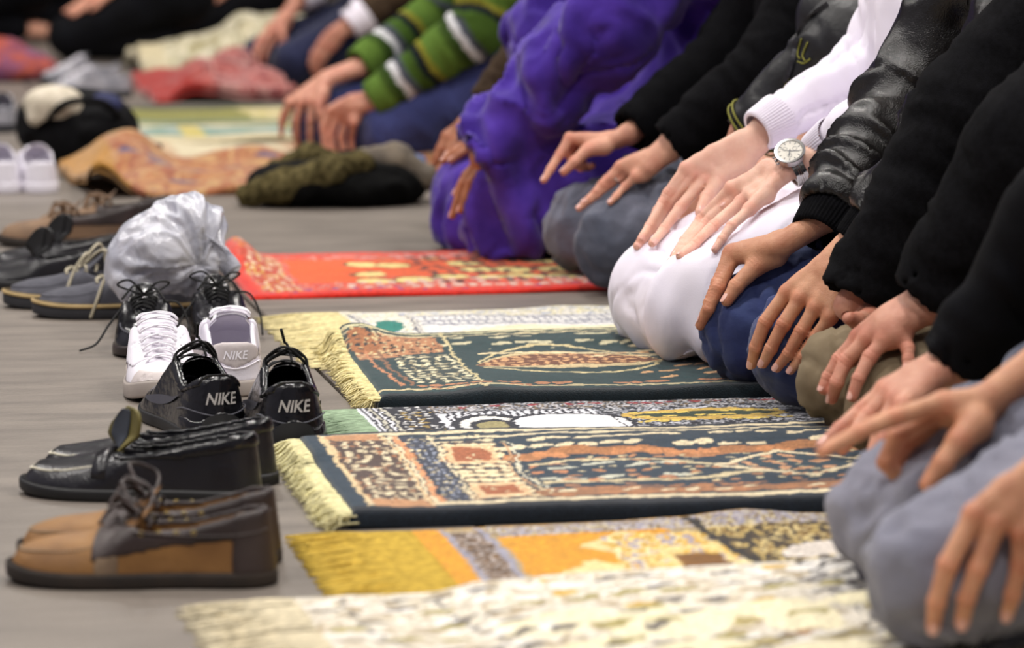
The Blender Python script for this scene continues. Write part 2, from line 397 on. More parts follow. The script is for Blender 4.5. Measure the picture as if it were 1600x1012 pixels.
def paint_pale(p):      # nearest rug: cream with grey and gold scrolls
    al = p.box(0, 9, 0, 9)
    p.blotch(al, [(226, 219, 203), (206, 196, 176), (222, 214, 198), (176, 160, 132), (214, 204, 182)], 16, 3)
    p.blotch(p.box(.62, .98, .16, .62), [(70, 68, 74), (225, 220, 210), (110, 106, 104), (214, 206, 190), (60, 58, 64)], 22, 9)
    p.fill(p.box(.98, 1.06, .3, .5), (212, 168, 40)); p.leaves(p.box(.2, .9, .50, .62), .05, (238, 234, 226), .45, .2, 5, .9, 0.2)
    p.leaves(p.box(.3, 1.1, .45, .6), .07, (205, 165, 60), .3, .14, 8, .35, .4); p.leaves(p.box(.3, 1.1, .0, .45), .09, (166, 150, 96), .46, .22, 6, .6, .3)
    p.leaves(p.box(.2, 1.1, .0, .5), .12, (236, 226, 188), .5, .24, 16, .8, .2); p.leaves(p.box(.4, .9, .1, .4), .10, (160, 110, 60), .2, .08, 26, .4, .2)
    for u in (.085, .20): p.fill((np.abs(p.U-u-.03*np.sin(p.V*9)) < .003) & (p.n(60, 60, 77, 1) > .35), (96, 92, 88))
    p.fill(np.abs(p.V-.645) < .015, (232, 226, 214))
    p.leaves(p.box(.2, .6, .1, .42), .16, (236, 226, 190), .5, .3, 36, .8, .2); p.leaves(p.box(.0, 1.2, .0, .62), .045, (234, 230, 222), .46, .18, 37, .3, .3); p.leaves(p.box(.0, 1.2, .0, .62), .05, (104, 98, 92), .44, .13, 38, .42, .3); p.leaves(p.box(.0, 1.2, .0, .55), .06, (160, 148, 90), .42, .14, 41, .25, .2)
def paint_gold(p):      # mustard rug
    g = (210, 146, 18); p.fill(p.U >= 0, g)
    p.fill(p.box(.08, 2, .0, .62), (168, 148, 112))
    p.blotch(p.box(.085, .185, .02, .58), [(74, 52, 30), (150, 140, 134), (110, 78, 34), (178, 166, 158), (92, 66, 36)], 34, 4)
    for u in (.088, .178): p.fill(np.abs(p.U-u) < .0075, (148, 146, 160))
    p.fill(p.box(.195, .62, .05, .54), g)
    p.leaves(p.box(.195, 2, .0, .62), .02, (170, 160, 158), .45, .3, 2, .0)
    p.blotch(p.box(.195, 2, .54, .60) | p.box(.195, 2, .0, .055), [(146, 142, 158), (190, 176, 140), (120, 96, 60), (178, 170, 170)], 60, 7)
    dm = (np.abs(p.U-.37)/.16+np.abs(p.V-.30)/.10) < 1; p.fill(dm, (232, 208, 146))
    for cv in (.12, .47): p.fill((np.abs(p.U-.50)/.14+np.abs(p.V-cv)/.07) < 1, (224, 200, 140))
    p.blotch(p.box(.43, .70, .08, .52), [(226, 200, 130), (190, 150, 50), (232, 214, 160), (160, 150, 160), (216, 170, 60)], 20, 12)
    p.fill(p.box(.56, .66, .24, .40), (120, 78, 16)); p.frame(.54, .685, .20, .44, .018, (232, 206, 140))
    p.blotch(p.box(.70, 2.6, .06, .54), [(48, 40, 30), (196, 170, 100), (120, 92, 40), (226, 204, 140), (70, 56, 34)], 26, 15)
    p.fill(np.abs(p.U-.70-.08*(.55-p.V)) < .012, (38, 34, 30))
    for cv, s in ((.22, 1), (.40, -1)):
        p.fill((((p.U-.93)/.13)**2+((p.V-cv-s*.3*(p.U-.93)*(p.U-.93)*6)/.032)**2) < 1, (228, 218, 206))
    p.fill((((p.U-.92)/.09)**2+((p.V-.31)/.035)**2) < 1, (196, 130, 20))
    p.fill((p.V > .602) | (p.V < .014), (206, 150, 30))
def paint_navy(p):      # navy plush rug with beige and rust ornament
    nv, cr, ru = (33, 52, 66), (222, 206, 170), (168, 116, 78); W = p.W
    p.fill(p.U >= 0, nv)
    wv = .012*np.sin(p.U*14)+.006*np.sin(p.U*37+1)
    p.fill(np.abs(p.V-.045-wv*.2) < .010, cr); p.fill(np.abs(p.V-.085-wv*.3) < .020, (150, 106, 74)); p.leaves(p.box(.3, 2, .06, .12), .05, ru, .5, .3, 3, .8, 0); p.leaves(p.box(.3, 2, .055, .125), .06, cr, .3, .1, 4, .6, .3)
    p.fill(np.abs(p.V-W+.035) < .009, cr); p.fill(np.abs(p.V-W+.07-wv*.3) < .006, cr)
    p.leaves(p.box(.2, 2, W-.17, W-.08), .05, cr, .5, .16, 11, .85, .15); p.fill(np.abs(p.V-W+.19-wv) < .016, (166, 112, 70)); p.leaves(p.box(.25, 2, W-.22, W-.17), .04, (196, 132, 84), .5, .3, 14, .7, 0)
    b = p.box(.055, .175, .05, W-.05); p.fill(b, (78, 62, 56)); p.leaves(b, .032, (216, 202, 168), .44, .2, 21, .95); p.leaves(b, .021, (190, 172, 140), .4, .18, 22, .5)
    p.frame(.05, .18, .045, W-.045, .006, (218, 186, 140)); p.fill(p.box(.06, .17, .03, .075) | p.box(.06, .17, W-.08, W-.03), (186, 138, 98))
    for u, c, w in ((.187, cr, .004), (.199, (214, 150, 104), .006), (.265, cr, .003)): p.fill((np.abs(p.U-u) < w) & (p.V > .05) & (p.V < W-.05), c)
    d = p.box(.21, .26, .06, W-.06); p.fill(d, (52, 58, 72)); p.leaves(d, .016, (150, 158, 176), .25, .25, 31, .7)
    f = p.box(.272, .385, .07, W-.10); p.fill(f, nv); p.leaves(f, .030, (232, 214, 172), .48, .36, 41, 1, 0.0, (120, 84, 60))
    for v0, v1 in ((.08, .17), (W-.22, W-.13)):
        p.fill(p.box(.275, .375, v0, v1), (222, 184, 140)); p.fill(p.box(.288, .362, v0+.016, v1-.016), (160, 94, 60))
    for u in (.395, .41): 
        p.fill((np.abs(p.U-u-.01*np.sin(p.V*20)) < .003) & (p.V > .1) & (p.V < W-.12), (190, 150, 110) if u < .4 else (210, 204, 180))
    fl_ = p.box(.42, .74, .14, W-.22); p.leaves(fl_, .075, (196, 196, 176), .5, .10, 51, .95, .12); p.leaves(fl_, .05, (190, 128, 88), .35, .12, 52, .4, .2)
    m2 = (np.abs(p.V-(.16+.10*sstep(.7, 1.1, p.U))) < .008) | (np.abs(p.V-(W-.24-.06*sstep(.6, 1.1, p.U)+wv)) < .006); p.fill(m2 & (p.U > .42), (206, 190, 150))
    k = p.box(.80, 2, .12, .34); dd = np.abs(p.U-.96)/.16+np.abs(p.V-.24)/.09; p.fill(k & (dd < 1), (40, 62, 74)); p.fill(k & (np.abs(dd-1) < .09), cr); p.leaves(k & (dd < .9), .045, (200, 150, 110), .45, .2, 61, .9)
    fine = p.box(.42, 2, .13, W-.2); p.leaves(fine, .022, (204, 190, 150), .42, .14, 71, .22, .1); p.leaves(fine, .030, (176, 124, 84), .42, .2, 72, .2, .1); p.leaves(p.box(.19, .42, .05, W-.05), .014, (214, 200, 160), .35, .2, 73, .25)
    p.leaves(b, .017, (160, 110, 74), .4, .2, 74, .3); p.fill(p.U < .046, nv); p.fill((np.abs(p.U-.049) < .004) & (p.V > .03), (214, 190, 146)); p.fill((p.V < .03) | (p.V > W-.018) | (p.U < .012), (17, 26, 36))
def paint_black(p):     # black and white rug
    k, w = (26, 28, 40), (226, 226, 232); W = p.W; cv = .335; p.fill(p.U >= 0, k)
    p.blotch(p.U > .3, [k, (150, 152, 160), (40, 48, 52), (196, 196, 200), k], 45, 3)
    p.fill(p.U < .018, w)
    for i in range(4): p.fill((np.abs(p.U-.028-.014*i) < .0035), w if i % 2 == 0 else (190, 186, 170))
    b = p.box(.082, .165, .0, W); p.fill(b, k); p.leaves(b, .02, (206, 206, 204), .4, .17, 7, .75); p.leaves(b, .03, (150, 126, 66), .35, .2, 8, .5)
    f = p.box(.175, .56, .20, W-.075); p.fill(f, w)
    for i in range(21): p.fill(f & (np.abs(p.U-.19-.019*i-.10*np.abs(p.V-cv)) < .0042) & (np.abs(p.V-cv) > .05), k)
    for s in (.09, .07, .05, .034): p.fill((((p.U-.285)/(s*1.1))**2+((p.V-cv)/s)**2) < 1, k if s in (.09, .05) else (222, 220, 214) if s == .07 else (150, 140, 96))
    el = (((p.U-.47)/.13)**2+((p.V-cv)/.075)**2); p.fill(el < 1.25, k); p.fill(el < 1, (244, 244, 246))
    p.frame(.168, .58, .19, W-.065, .006, k)
    r = p.box(.60, 1.3, .05, W-.05); p.leaves(r, .03, (206, 206, 214), .45, .14, 17, .6, 0); p.fill((((p.U-.80)/.20)**2+((p.V-.38)/.05)**2) < 1, (206, 170, 80)); p.fill((((p.U-.80)/.18)**2+((p.V-.38)/.025)**2) < 1, (44, 60, 40)); p.leaves(p.box(.62, 1.0, cv-.02, cv+.09), .035, (226, 196, 92), .5, .2, 19, .8, 0)
    p.blotch(p.box(.17, 2, W-.065, W-.015), [(60, 64, 76), (190, 188, 190), (30, 34, 44), (110, 90, 60), (170, 168, 172)], 55, 23)
    p.leaves(p.box(.25, 2, W-.05, W), .03, (140, 30, 40), .5, .2, 29, .5, 0); p.fill(p.V < .02, (24, 34, 44))
def paint_green(p):     # dark green plush rug
    gr, cr, ru = (24, 54, 56), (222, 204, 160), (156, 104, 66); W = p.W; p.fill(p.U >= 0, gr)
    p.fill(np.abs(p.V-W+.03) < .008, (196, 190, 150)); p.fill(np.abs(p.V-W+.055) < .004, (204, 190, 150)); p.fill(np.abs(p.V-.05) < .006, (190, 176, 136))
    p.leaves(p.box(.15, 2, W-.16, W-.07), .05, (200, 192, 156), .5, .16, 5, .8, .1)
    tb = (p.V > W-.17-.25*(.22-p.U)) & (p.V < W-.06) & (p.U > .02) & (p.U < .22); p.fill(tb, (172, 120, 82)); p.leaves(tb, .018, (206, 184, 140), .4, .18, 39, .55); p.leaves(tb, .02, (60, 44, 36), .4, .2, 9, .5)
    p.fill((((p.U-.045)/.04)**2+((p.V-W+.10)/.06)**2) < 1, (156, 100, 62)); p.leaves(p.box(.0, .09, W-.16, W-.03), .022, (200, 178, 130), .42, .16, 40, .5); p.leaves(p.box(.0, .09, W-.16, W-.03), .02, (40, 44, 44), .4, .2, 10, .6)
    for u in (.05, .075): p.fill((np.abs(p.U-u-.05*(.35-p.V)) < .0045) & (p.V < W-.14) & (p.V > .08), (186, 126, 88) if u < .06 else (130, 92, 66))
    b = p.box(.10, .235, .10, W-.20); p.fill(b, (44, 58, 56)); p.leaves(b, .03, (214, 206, 170), .46, .2, 13, .95); p.leaves(b, .02, (150, 140, 110), .4, .2, 14, .4); p.fill(np.abs(p.U-.24) < .0035, (200, 186, 140))
    c = .27+.05*np.sin((p.U-.25)*7); h = .095*np.sin(np.clip((p.U-.27)/.42, 0, 1)*math.pi)**.6; d = np.abs(p.V-c)
    fl_ = (d < h) & (p.U > .27) & (p.U < .69); p.fill(fl_, (196, 176, 132)); fl2 = (d < h*.72) & fl_; p.fill(fl2, (104, 62, 40)); p.leaves(fl2, .028, (206, 158, 110), .46, .22, 19, .95)
    p.fill((np.abs(d-h*1.5) < .006) & (p.U > .28) & (p.U < .75), (204, 188, 140))
    p.fill((np.abs(p.V-.40+.08*sstep(.5, .9, p.U)) < .006) & (p.U > .3), cr); p.leaves(p.box(.62, 1.2, .1, .4), .05, (206, 160, 112), .45, .16, 23, .6, .3); p.leaves(p.box(.55, 1.2, .30, .46), .06, cr, .5, .14, 24, .6, .2)
    p.leaves(p.box(.1, 1.2, .05, .09), .03, (176, 120, 84), .5, .3, 27, .7, 0)
    p.fill((p.V < .028) | (p.V > W-.016), (14, 26, 32))
def paint_white(p):     # pale rug with grey line ornament
    w = (224, 218, 202); W = p.W; p.fill(p.U >= 0, w)
    p.blotch(p.box(.0, 2, W-.1, W), [(222, 216, 200), (190, 188, 186), (226, 220, 196), (206, 196, 140), (216, 212, 204)], 40, 3)
    for u, c in ((.012, (150, 150, 158)), (.04, (70, 76, 96)), (.055, (170, 170, 176)), (.20, (96, 98, 110)), (.215, (150, 150, 158))): p.fill((np.abs(p.U-u-.06*(p.V-.4)*(p.U > .1)) < .004) & (p.V < W-.05), c)
    b = p.box(.065, .19, .03, W-.1); p.leaves(b, .035, (160, 170, 186), .46, .12, 6, .8, .1); p.leaves(b, .03, (206, 200, 150), .3, .15, 7, .4)
    p.fill((((p.U-.12)/.045)**2+((p.V-W*.64)/.05)**2) < 1, (20, 118, 104))
    f = p.box(.225, 1.2, .04, W-.10); p.fill(f, (222, 220, 216))
    for i in range(34): p.fill(f & (np.abs(p.U-.24-.026*i-.10*np.abs(p.V-W*.5)) < .003) & (np.abs(p.V-W*.5) > .09), (130, 132, 148))
    for dv in (.085, .12, .19): p.fill(f & (np.abs(np.abs(p.V-W*.5)-dv) < .006), (140, 142, 156))
    p.fill((np.abs(p.V-W*.5) < .05*sstep(.28, .45, p.U)) & (p.U > .28), (236, 224, 186)); p.leaves(p.box(.2, 1.2, W-.09, W-.03), .05, (170, 176, 190), .45, .16, 9, .7, 0)
def paint_red(p):
    r, o = (206, 50, 24), (226, 86, 22); W = p.W; p.fill(p.U >= 0, r)
    p.blotch(p.box(.04, 2, .04, W-.04), [(200, 56, 30), (214, 96, 60), (196, 44, 28), (180, 130, 120), (206, 70, 36)], 40, 3)
    b = p.box(.05, .17, .05, W-.06); p.fill(b, (176, 60, 36)); p.leaves(b, .03, (214, 190, 160), .4, .25, 5, .8); p.leaves(b, .022, (200, 160, 60), .4, .2, 6, .5)
    f = p.box(.19, .42, .16, W-.12); p.fill(f, o); p.fill(p.box(.42, 1.2, .22, W-.16), (214, 84, 26))
    p.leaves(p.box(.36, 1.2, .14, W-.14), .12, (226, 206, 130), .48, .3, 9, .75, 0, (120, 70, 30)); p.leaves(p.box(.3, 1.2, .05, .17), .045, (206, 176, 160), .45, .3, 11, .85); p.leaves(p.box(.3, 1.2, W-.14, W-.05), .04, (206, 150, 140), .45, .25, 12, .7)
    p.leaves(p.box(.6, 1.2, .1, W-.1), .05, (50, 36, 28), .4, .25, 14, .7); p.leaves(p.box(.0, 1.2, .02, .07), .04, (110, 60, 120), .4, .2, 15, .4)
    p.fill((p.V < .022) | (p.V > W-.022) | (p.U < .025), (200, 36, 20))
def bump_at(u0, v0, su, sv, h):
    return lambda U, V, X, Y: h*np.exp(-((U-u0)/su)**2-((V-v0)/sv)**2)

rug('cream rug with grey and gold scrolls, nearest to the camera, pale fringe',  .485, 2.935, 1.2, .625, paint_pale, us=1.15, wave=.006, base=(222, 210, 180), rot=.022, fringe=(.11, (226, 214, 184), 420, .0016, 'flat'), seed=3, thick=.010, nu=300, nv=110,
    lift=lambda U, V, X, Y: .009*sstep(3.28, 3.34, Y)*sstep(.20, .26, X-.42)+.02*np.exp(-((U-.68)/.08)**2-((V-.62)/.06)**2))
rug('mustard gold rug with a flat yellow fringe beside the two-tone boat shoes', .655, 3.30, 1.2, .615, paint_gold, us=2.1, wave=.004, fringe=(.125, (206, 174, 76), 800, .0018, 'flat'), seed=5,
    lift=lambda U, V, X, Y: .016*np.exp(-((U-.50)/.035)**2-((V-.30)/.05)**2)*0+.006*np.exp(-((U-.4)/.05)**2-((V-.6)/.04)**2))
rug('thick navy plush rug with beige and rust ornament and yellow fringe', .605, 3.965, 1.25, .53, paint_navy, us=1.6, thick=.019, wave=.004, skew=.02, fringe=(.036, (236, 228, 178), 520, .0014, 'tuft'), seed=7, nu=390, nv=126,
    lift=lambda U, V, X, Y: .008*sstep(4.28, 4.36, Y))
rug('black and white rug with light green fringe behind the black trainers', .735, 4.30, 1.2, .525, paint_black, us=1.7, thick=.008, fringe=(.085, (160, 182, 152), 520, .0014, 'flat'), seed=9, nu=390, nv=116)
rug('dark green plush rug with rust ornament under the kneeling person in white', .79, 4.838, 1.2, .60, paint_green, us=1.5, thick=.020, wave=.004, skew=.05, fringe=(.035, (236, 222, 166), 480, .0014, 'tuft'), seed=11, nu=390, nv=126,
    lift=lambda U, V, X, Y: .008*sstep(5.26, 5.34, Y)+.022*np.exp(-((U-.03)/.05)**2-((V-.58)/.07)**2)+.006*np.exp(-((U-.16)/.05)**2-((V-.05)/.05)**2))
rug('pale grey-white rug with a teal oval and long cream fringe', .865, 5.275, 1.2, .61, paint_white, us=1.9, thick=.008, wave=.005, fringe=(.125, (226, 212, 160), 600, .0018, 'flat'), seed=13, nu=320, nv=110)
rug('red and orange rug with its end curled up, beside the plastic bag', .765, 6.15, 1.2, .66, paint_red, us=1.7, thick=.008, wave=.003, seed=15, nu=300, nv=120, skew=.02,
    lift=lambda U, V, X, Y: .042*np.exp(-((U-.035)/.035)**2)*sstep(.30, .52, V)*(1-.3*sstep(.6, .66, V)))
# rugs far down the row
def paint_peach(p):
    p.fill(p.U >= 0, (189, 163, 130)); p.fill(p.V < .16, (160, 112, 79)); p.blotch(p.V < .2, [(160, 114, 79), (184, 151, 117), (170, 129, 92), (193, 176, 142)], 12, 3); p.fill(p.box(.06, .34, .2, .6), (201, 189, 157)); p.fill(p.box(.36, 1.1, .28, .44), (170, 126, 92)); p.fill(p.U < .03, (123, 86, 64))
def paint_teal(p):
    p.fill(p.U >= 0, (195, 182, 146)); b = p.box(-1, 2, .2, .5); p.fill(b, (112, 141, 128)); p.leaves(b, .12, (147, 162, 154), .45, .3, 5, .8, 0)
    for u in (.18, .5): p.fill(p.box(u, u+.06, .15, .55), (187, 171, 92))
def paint_lime(p):
    p.fill(p.U >= 0, (185, 174, 111)); p.fill(p.box(-1, .36, .1, .7), (124, 121, 46)); p.blotch(p.box(.36, 1.3, .1, .6), [(189, 175, 126), (198, 184, 143), (171, 159, 86)], 8, 3); p.fill(p.V < .1, (110, 126, 98)); p.fill(p.V > .58, (50, 52, 36))
def paint_pink(p):
    p.fill(p.U >= 0, (158, 76, 69)); p.fill(p.U < .16, (149, 37, 29)); p.blotch(p.U > .2, [(159, 81, 77), (171, 122, 115), (129, 64, 64), (160, 97, 90)], 14, 4)
def paint_cream(p):
    p.fill(p.U >= 0, (187, 175, 142)); p.blotch(p.U > .1, [(191, 181, 150), (126, 118, 86), (197, 189, 166), (160, 151, 116), (197, 189, 163)], 9, 6)
def paint_orange(p):
    p.blotch(p.U > -1, [(168, 119, 75), (154, 95, 60), (176, 137, 90), (163, 112, 76), (144, 84, 58)], 12, 4); p.leaves(p.U > .12, .09, (83, 76, 103), .35, .18, 5, .4, 0); p.fill(p.U < .1, (166, 119, 53))
fg = 'rugs far down the row'
g = G(262, 262); rug('peach and cream rug in front of the person in green stripes', g[0], 8.95, 1.15, .62, paint_peach, seed=21, nu=160, nv=60, wave=.01, group=fg)
g = G(206, 224); rug('cream rug with a teal band and yellow bars, far down the row', g[0]-.02, 9.66, 1.2, .62, paint_teal, seed=22, nu=160, nv=60, wave=.008, group=fg)
g = G(206, 192); rug('olive green and straw coloured rug, far down the row', g[0], 10.36, 1.2, .68, paint_lime, seed=23, nu=160, nv=60, wave=.008, group=fg)
g = G(232, 155); rug('rumpled red and pink rug by the person in navy jeans', g[0], 11.35, .46, .85, paint_pink, seed=24, nu=140, nv=70, wave=.05, thick=.02, group=fg,
    lift=lambda U, V, X, Y: .10*np.exp(-((V-.55)/.22)**2)*sstep(.02, .3, U)*sstep(.46, .34, U))
g = G(195, 108); rug('cream and olive rug heaped up behind the red rug', g[0]+.02, 12.75, 1.1, .9, paint_cream, seed=25, nu=140, nv=70, wave=.03, thick=.02, group=fg,
    lift=lambda U, V, X, Y: (.05+.13*sstep(0, .6, U))*np.exp(-((V-.45)/.3)**4))
g = G(122, 303); rug('rumpled orange and tan patterned rug near the white far trainers', g[0]+.02, 8.12, .95, .62, paint_orange, seed=26, nu=160, nv=80, wave=.03, thick=.012, group=fg, rot=.05,
    lift=lambda U, V, X, Y: .10*np.exp(-((U-.14)/.10)**2-((V-.50)/.16)**2)+.05*np.exp(-((U-.03)/.05)**2-((V-.12)/.2)**2)+.03*np.exp(-((U-.5)/.2)**2-((V-.5)/.1)**2))
# ---------------------------------------------------------------- people kneeling in a row, facing left
def skin_mat(name, c, c2):
    return mat(name, c, .46, c2, 28, spec=.4, bump=.0005, bscale=260, bump2=.0007, bscale2=900, sss=.14, ramp=(.3, .62), tint=True)
SKIN = {'fair': skin_mat('skin_fair', (230, 186, 164), (216, 162, 140)), 'tan': skin_mat('skin_tan', (206, 152, 118), (182, 122, 92)),
        'mid': skin_mat('skin_mid', (212, 158, 132), (190, 130, 108)), 'brown': skin_mat('skin_brown', (170, 112, 78), (140, 86, 60)), 'ruddy': skin_mat('skin_ruddy', (204, 148, 124), (182, 118, 98))}
NAIL = mat('fingernail', (226, 178, 164), .28, (214, 160, 146), 40, spec=.5, coat=.2)
EYEW = mat('eye_white', (232, 228, 222), .25, (222, 214, 208), 60); LIPS = mat('lips', (168, 96, 90), .45, (150, 82, 78), 60)
HAIR = mat('dark_hair', (28, 22, 18), .6, (14, 11, 9), 60, bump=.004, bscale=140, stretch=(1, 1, .2))
DENIM = dict(bump=.0006, bscale=1300, bump2=.006, bscale2=22, nscale=9, rough=.9, spec=.15, sheen=.15)
M_LIGHTJEAN = mat('pale_denim', (142, 142, 156), c2=(116, 116, 130), **DENIM)
M_NAVYJEAN = mat('blue_denim', (44, 52, 98), c2=(66, 78, 118), **DENIM)
M_GREYJEAN = mat('grey_denim', (104, 106, 120), c2=(74, 78, 92), **DENIM)
M_BLUEJEAN = mat('mid_blue_denim', (58, 64, 112), c2=(44, 50, 92), **DENIM)
M_DARKJEAN = mat('dark_navy_denim', (34, 38, 66), c2=(22, 26, 48), **DENIM)
M_KHAKI = mat('khaki_cotton', (132, 118, 96), .92, (112, 98, 78), 10, spec=.12, bump=.0005, bscale=1400)
M_THOBE = mat('white_cotton', (238, 232, 242), .85, (228, 222, 236), 6, spec=.15, bump=.0003, bscale=900)
M_PURPLE = mat('purple_cotton', (78, 50, 160), .8, (56, 32, 128), 14, spec=.15, bump=.0012, bscale=70, sheen=.2, bump2=.0004, bscale2=900)
M_BLACKWOOL = mat('black_wool', (17, 17, 20), .95, (11, 11, 13), 120, spec=.08, bump=.0008, bscale=700)
M_BLACKKNIT = mat('black_knit', (13, 13, 16), .95, (8, 8, 10), 160, spec=.08, bump=.001, bscale=800)
M_LEATHER = mat('black_leather', (19, 16, 15), .27, (12, 10, 9), 20, spec=.55, bump=.0007, bscale=500, bump2=.003, bscale2=26)
M_NYLON = mat('black_nylon', (28, 28, 31), .45, (18, 18, 20), 20, spec=.4, bump=.002, bscale=40)
M_BROWNCLOTH = mat('brown_cloth', (74, 60, 46), .95, (48, 38, 30), 20, spec=.1, bump=.0008, bscale=500)
M_STRIPE = mat('striped_knit', (0, 0, 0), .95, attr=True, nscale=120, var=.14, bump=.001, bscale=500, spec=.1)
M_BLACKCLOTH = mat('black_cloth', (10, 11, 16), .9, (6, 6, 9), 12, spec=.12, bump=.0008, bscale=500)

def march(o, d, t0, t1, f, off, n=160):
    t = np.linspace(t0, t1, n); P = (o+d*t[:, None]).astype(np.float32); D = f(P)-off
    h = np.argwhere(D < 0)
    if len(h):
        i = h[0, 0]
        if i == 0: return o+d*t[0]
        a, b = D[i-1], D[i]; return o+d*(t[i-1]+(t[i]-t[i-1])*a/(a-b))
    return o+d*t[int(np.argmin(D))]

OFFS = {'m': .019, 'p': .0125, 'd': .0095, 't': .0078}
def resolve_hand(h, f, Yg):
    """image joints -> 3D: each joint lies where its line of sight meets the cloth it rests on"""
    x0, y0, s = h['z']; hs = h.get('s', 1.0); J = {}
    def pt(q, off):
        px, py = x0+q[0]/s, y0+q[1]/s
        if len(q) > 2: return PY(px, py, q[2] if q[2] > 2 else J['w'][1]+q[2])
        d = ray(px, py); return march(CAM, d/d[1], Yg-.16, Yg+.16, f, off*hs)
    J['w'] = pt(h['w'], .034); J['fore'] = pt(h['f'], .05)
    if np.linalg.norm(J['fore']-J['w']) < .03 or abs(J['fore'][1]-J['w'][1]) > .06:
        J['fore'] = PY(x0+h['f'][0]/s, y0+h['f'][1]/s, J['w'][1]+.01)
    for k in 'IMRP':
        J[k] = [pt(q, o) for q, o in zip(h[k], (.021, .0125, .0095, .0078))]
    J['T'] = [pt(q, o) for q, o in zip(h['T'], (.022, .018, .012, .0095))]
    return J
def smooth_depth(J):
    """keep each finger's depth from jumping: every joint stays within a finger's reach of the one before"""
    for k in 'IMRPT':
        prev = J['w']
        for i, p in enumerate(J[k]):
            lim = .05 if i == 0 else .028
            dy = p[1]-prev[1]
            if abs(dy) > lim:
                Y = prev[1]+math.copysign(lim, dy); d = (p-CAM); J[k][i] = CAM+d*(Y/d[1])
            prev = J[k][i]
    return J
def build_hand(J, elbow, vs=.0022, hs=1.0):
    w = J['w']; R = lambda *a: [x*hs for x in a]
    M = [J[k][0] for k in 'IMRP']
    ac = M[3]-M[0]; n = np.linalg.norm(ac); ac = ac/n if n > .008 else np.array([0, 1.0, 0])
    mid = (M[1]+M[2])/2; ax = mid-w; ax = ax/(np.linalg.norm(ax)+1e-9); ac = ac-ax*(ac@ax); ac /= np.linalg.norm(ac)+1e-9
    fd = J['fore']-w; fd /= np.linalg.norm(fd)+1e-9; ed = elbow-w; ed /= np.linalg.norm(ed)+1e-9
    el1 = J['cuff'] if 'cuff' in J else w+fd*.05; e2 = elbow-el1; el2 = el1+e2/np.linalg.norm(e2)*.10
    nr = np.cross(ax, ac); nr /= np.linalg.norm(nr)+1e-9
    if nr@((CAM-w)/np.linalg.norm(CAM-w)+np.array([0, 0, .7])) < 0: nr = -nr
    car = [w+ac*o*hs+ax*.012 for o in (-.017, -.006, .006, .017)]
    pts = [w, el2]+sum([list(J[k]) for k in 'IMRPT'], [])
    lo = np.min(pts, 0)-.045; hi = np.max(pts, 0)+.045
    fr = {'I': R(.0108, .0098, .0086, .0074), 'M': R(.0110, .0100, .0088, .0076), 'R': R(.0104, .0094, .0083, .0071), 'P': R(.0094, .0083, .0073, .0063), 'T': R(.0150, .0130, .0112, .0090)}
    def f(P):
        d = None
        for o in (-.011, .011):
            a = d_chain(P, [w+ac*o*hs, el1+ac*o*hs, el2+ac*o], R(.0175, .0195, .0225), .01); d = a if d is None else smin(d, a, .012)
        for i in range(4): d = smin(d, d_cone(P, car[i], M[i], .0150*hs, .0112*hs), .007)
        for i in range(3):
            a, b = car[i]*.25+M[i]*.75, car[i+1]*.25+M[i+1]*.75
            d = smin(d, d_cone(P, a, b, .0105*hs, .0105*hs), .008)
            pa = (car[i]+M[i])/2-nr*.006*hs; pb = (car[i+1]+M[i+1])/2-nr*.006*hs
            d = smin(d, d_cone(P, pa, pb, .0135*hs, .0135*hs), .01)
        for i in range(4): d = smin(d, d_cone(P, M[i]+nr*.0035*hs, M[i]+nr*.0035*hs+1e-4, .0085*hs, .0085*hs), .006)
        d = smin(d, d_cone(P, w+ax*.012, J['T'][0], .017*hs, .0165*hs), .010)
        d = smin(d, d_cone(P, J['T'][0], J['T'][1], .0165*hs, .0130*hs), .010)
        out = d
        for k in 'IMRPT':
            c = d_chain(P, J[k], fr[k], .0025)
            # knuckle wrinkles and a fuller pad at each joint
            for q, rr in ((J[k][1], fr[k][1]), (J[k][2], fr[k][2])): c = smin(c, d_cone(P, q, q+1e-4, rr*1.045, rr*1.045), .003)
            out = np.minimum(out, smin(d, c, .0055*hs))
        return out
    V, Q = surfnet(f, lo, hi, vs); V = relax(V, Q, 2, .45)
    N = vnormals(V, Q); tint = np.ones((len(V), 3)); disp = .0012*(fbm(V*70, 5, 2)-.5); red = np.zeros(len(V))
    dors = sstep(-.1, .5, N@nr)
    for k in 'IMRPT':
        for ji in (0, 1, 2, 3):
            if k == 'T' and ji == 0: continue
            c = J[k][ji]; a = J[k][max(ji-1, 0)]; b = J[k][min(ji+1, 3)]; t = b-a; t = t/(np.linalg.norm(t)+1e-9)
            rel = V-c; s_ = rel@t; rd = np.linalg.norm(rel-s_[:, None]*t, axis=1); near = sstep(.020*hs, .012*hs, rd)
            red = np.maximum(red, near*np.exp(-(s_/.009)**2)*(.9 if ji in (0, 1) else .6 if ji == 2 else .75))
            if ji in (1, 2):
                for o_ in (-.0048, 0, .0048): disp -= .0009*near*dors*np.exp(-((s_-o_)/.0014)**2)
    # tendons fan out over the back of the hand
    tint[:, 1] -= .17*red; tint[:, 2] -= .19*red; V = V+N*disp[:, None]
    nails = []
    for k in 'IMRPT':
        a, b = J[k][2], J[k][3]; dr = b-a; L = np.linalg.norm(dr)
        if L < .004: continue
        dr /= L; nn = nr-dr*(nr@dr)
        if np.linalg.norm(nn) < .15: continue
        nails.append((b-dr*.0015, dr, nn/np.linalg.norm(nn), fr[k][3]))
    return V, Q, nails, tint
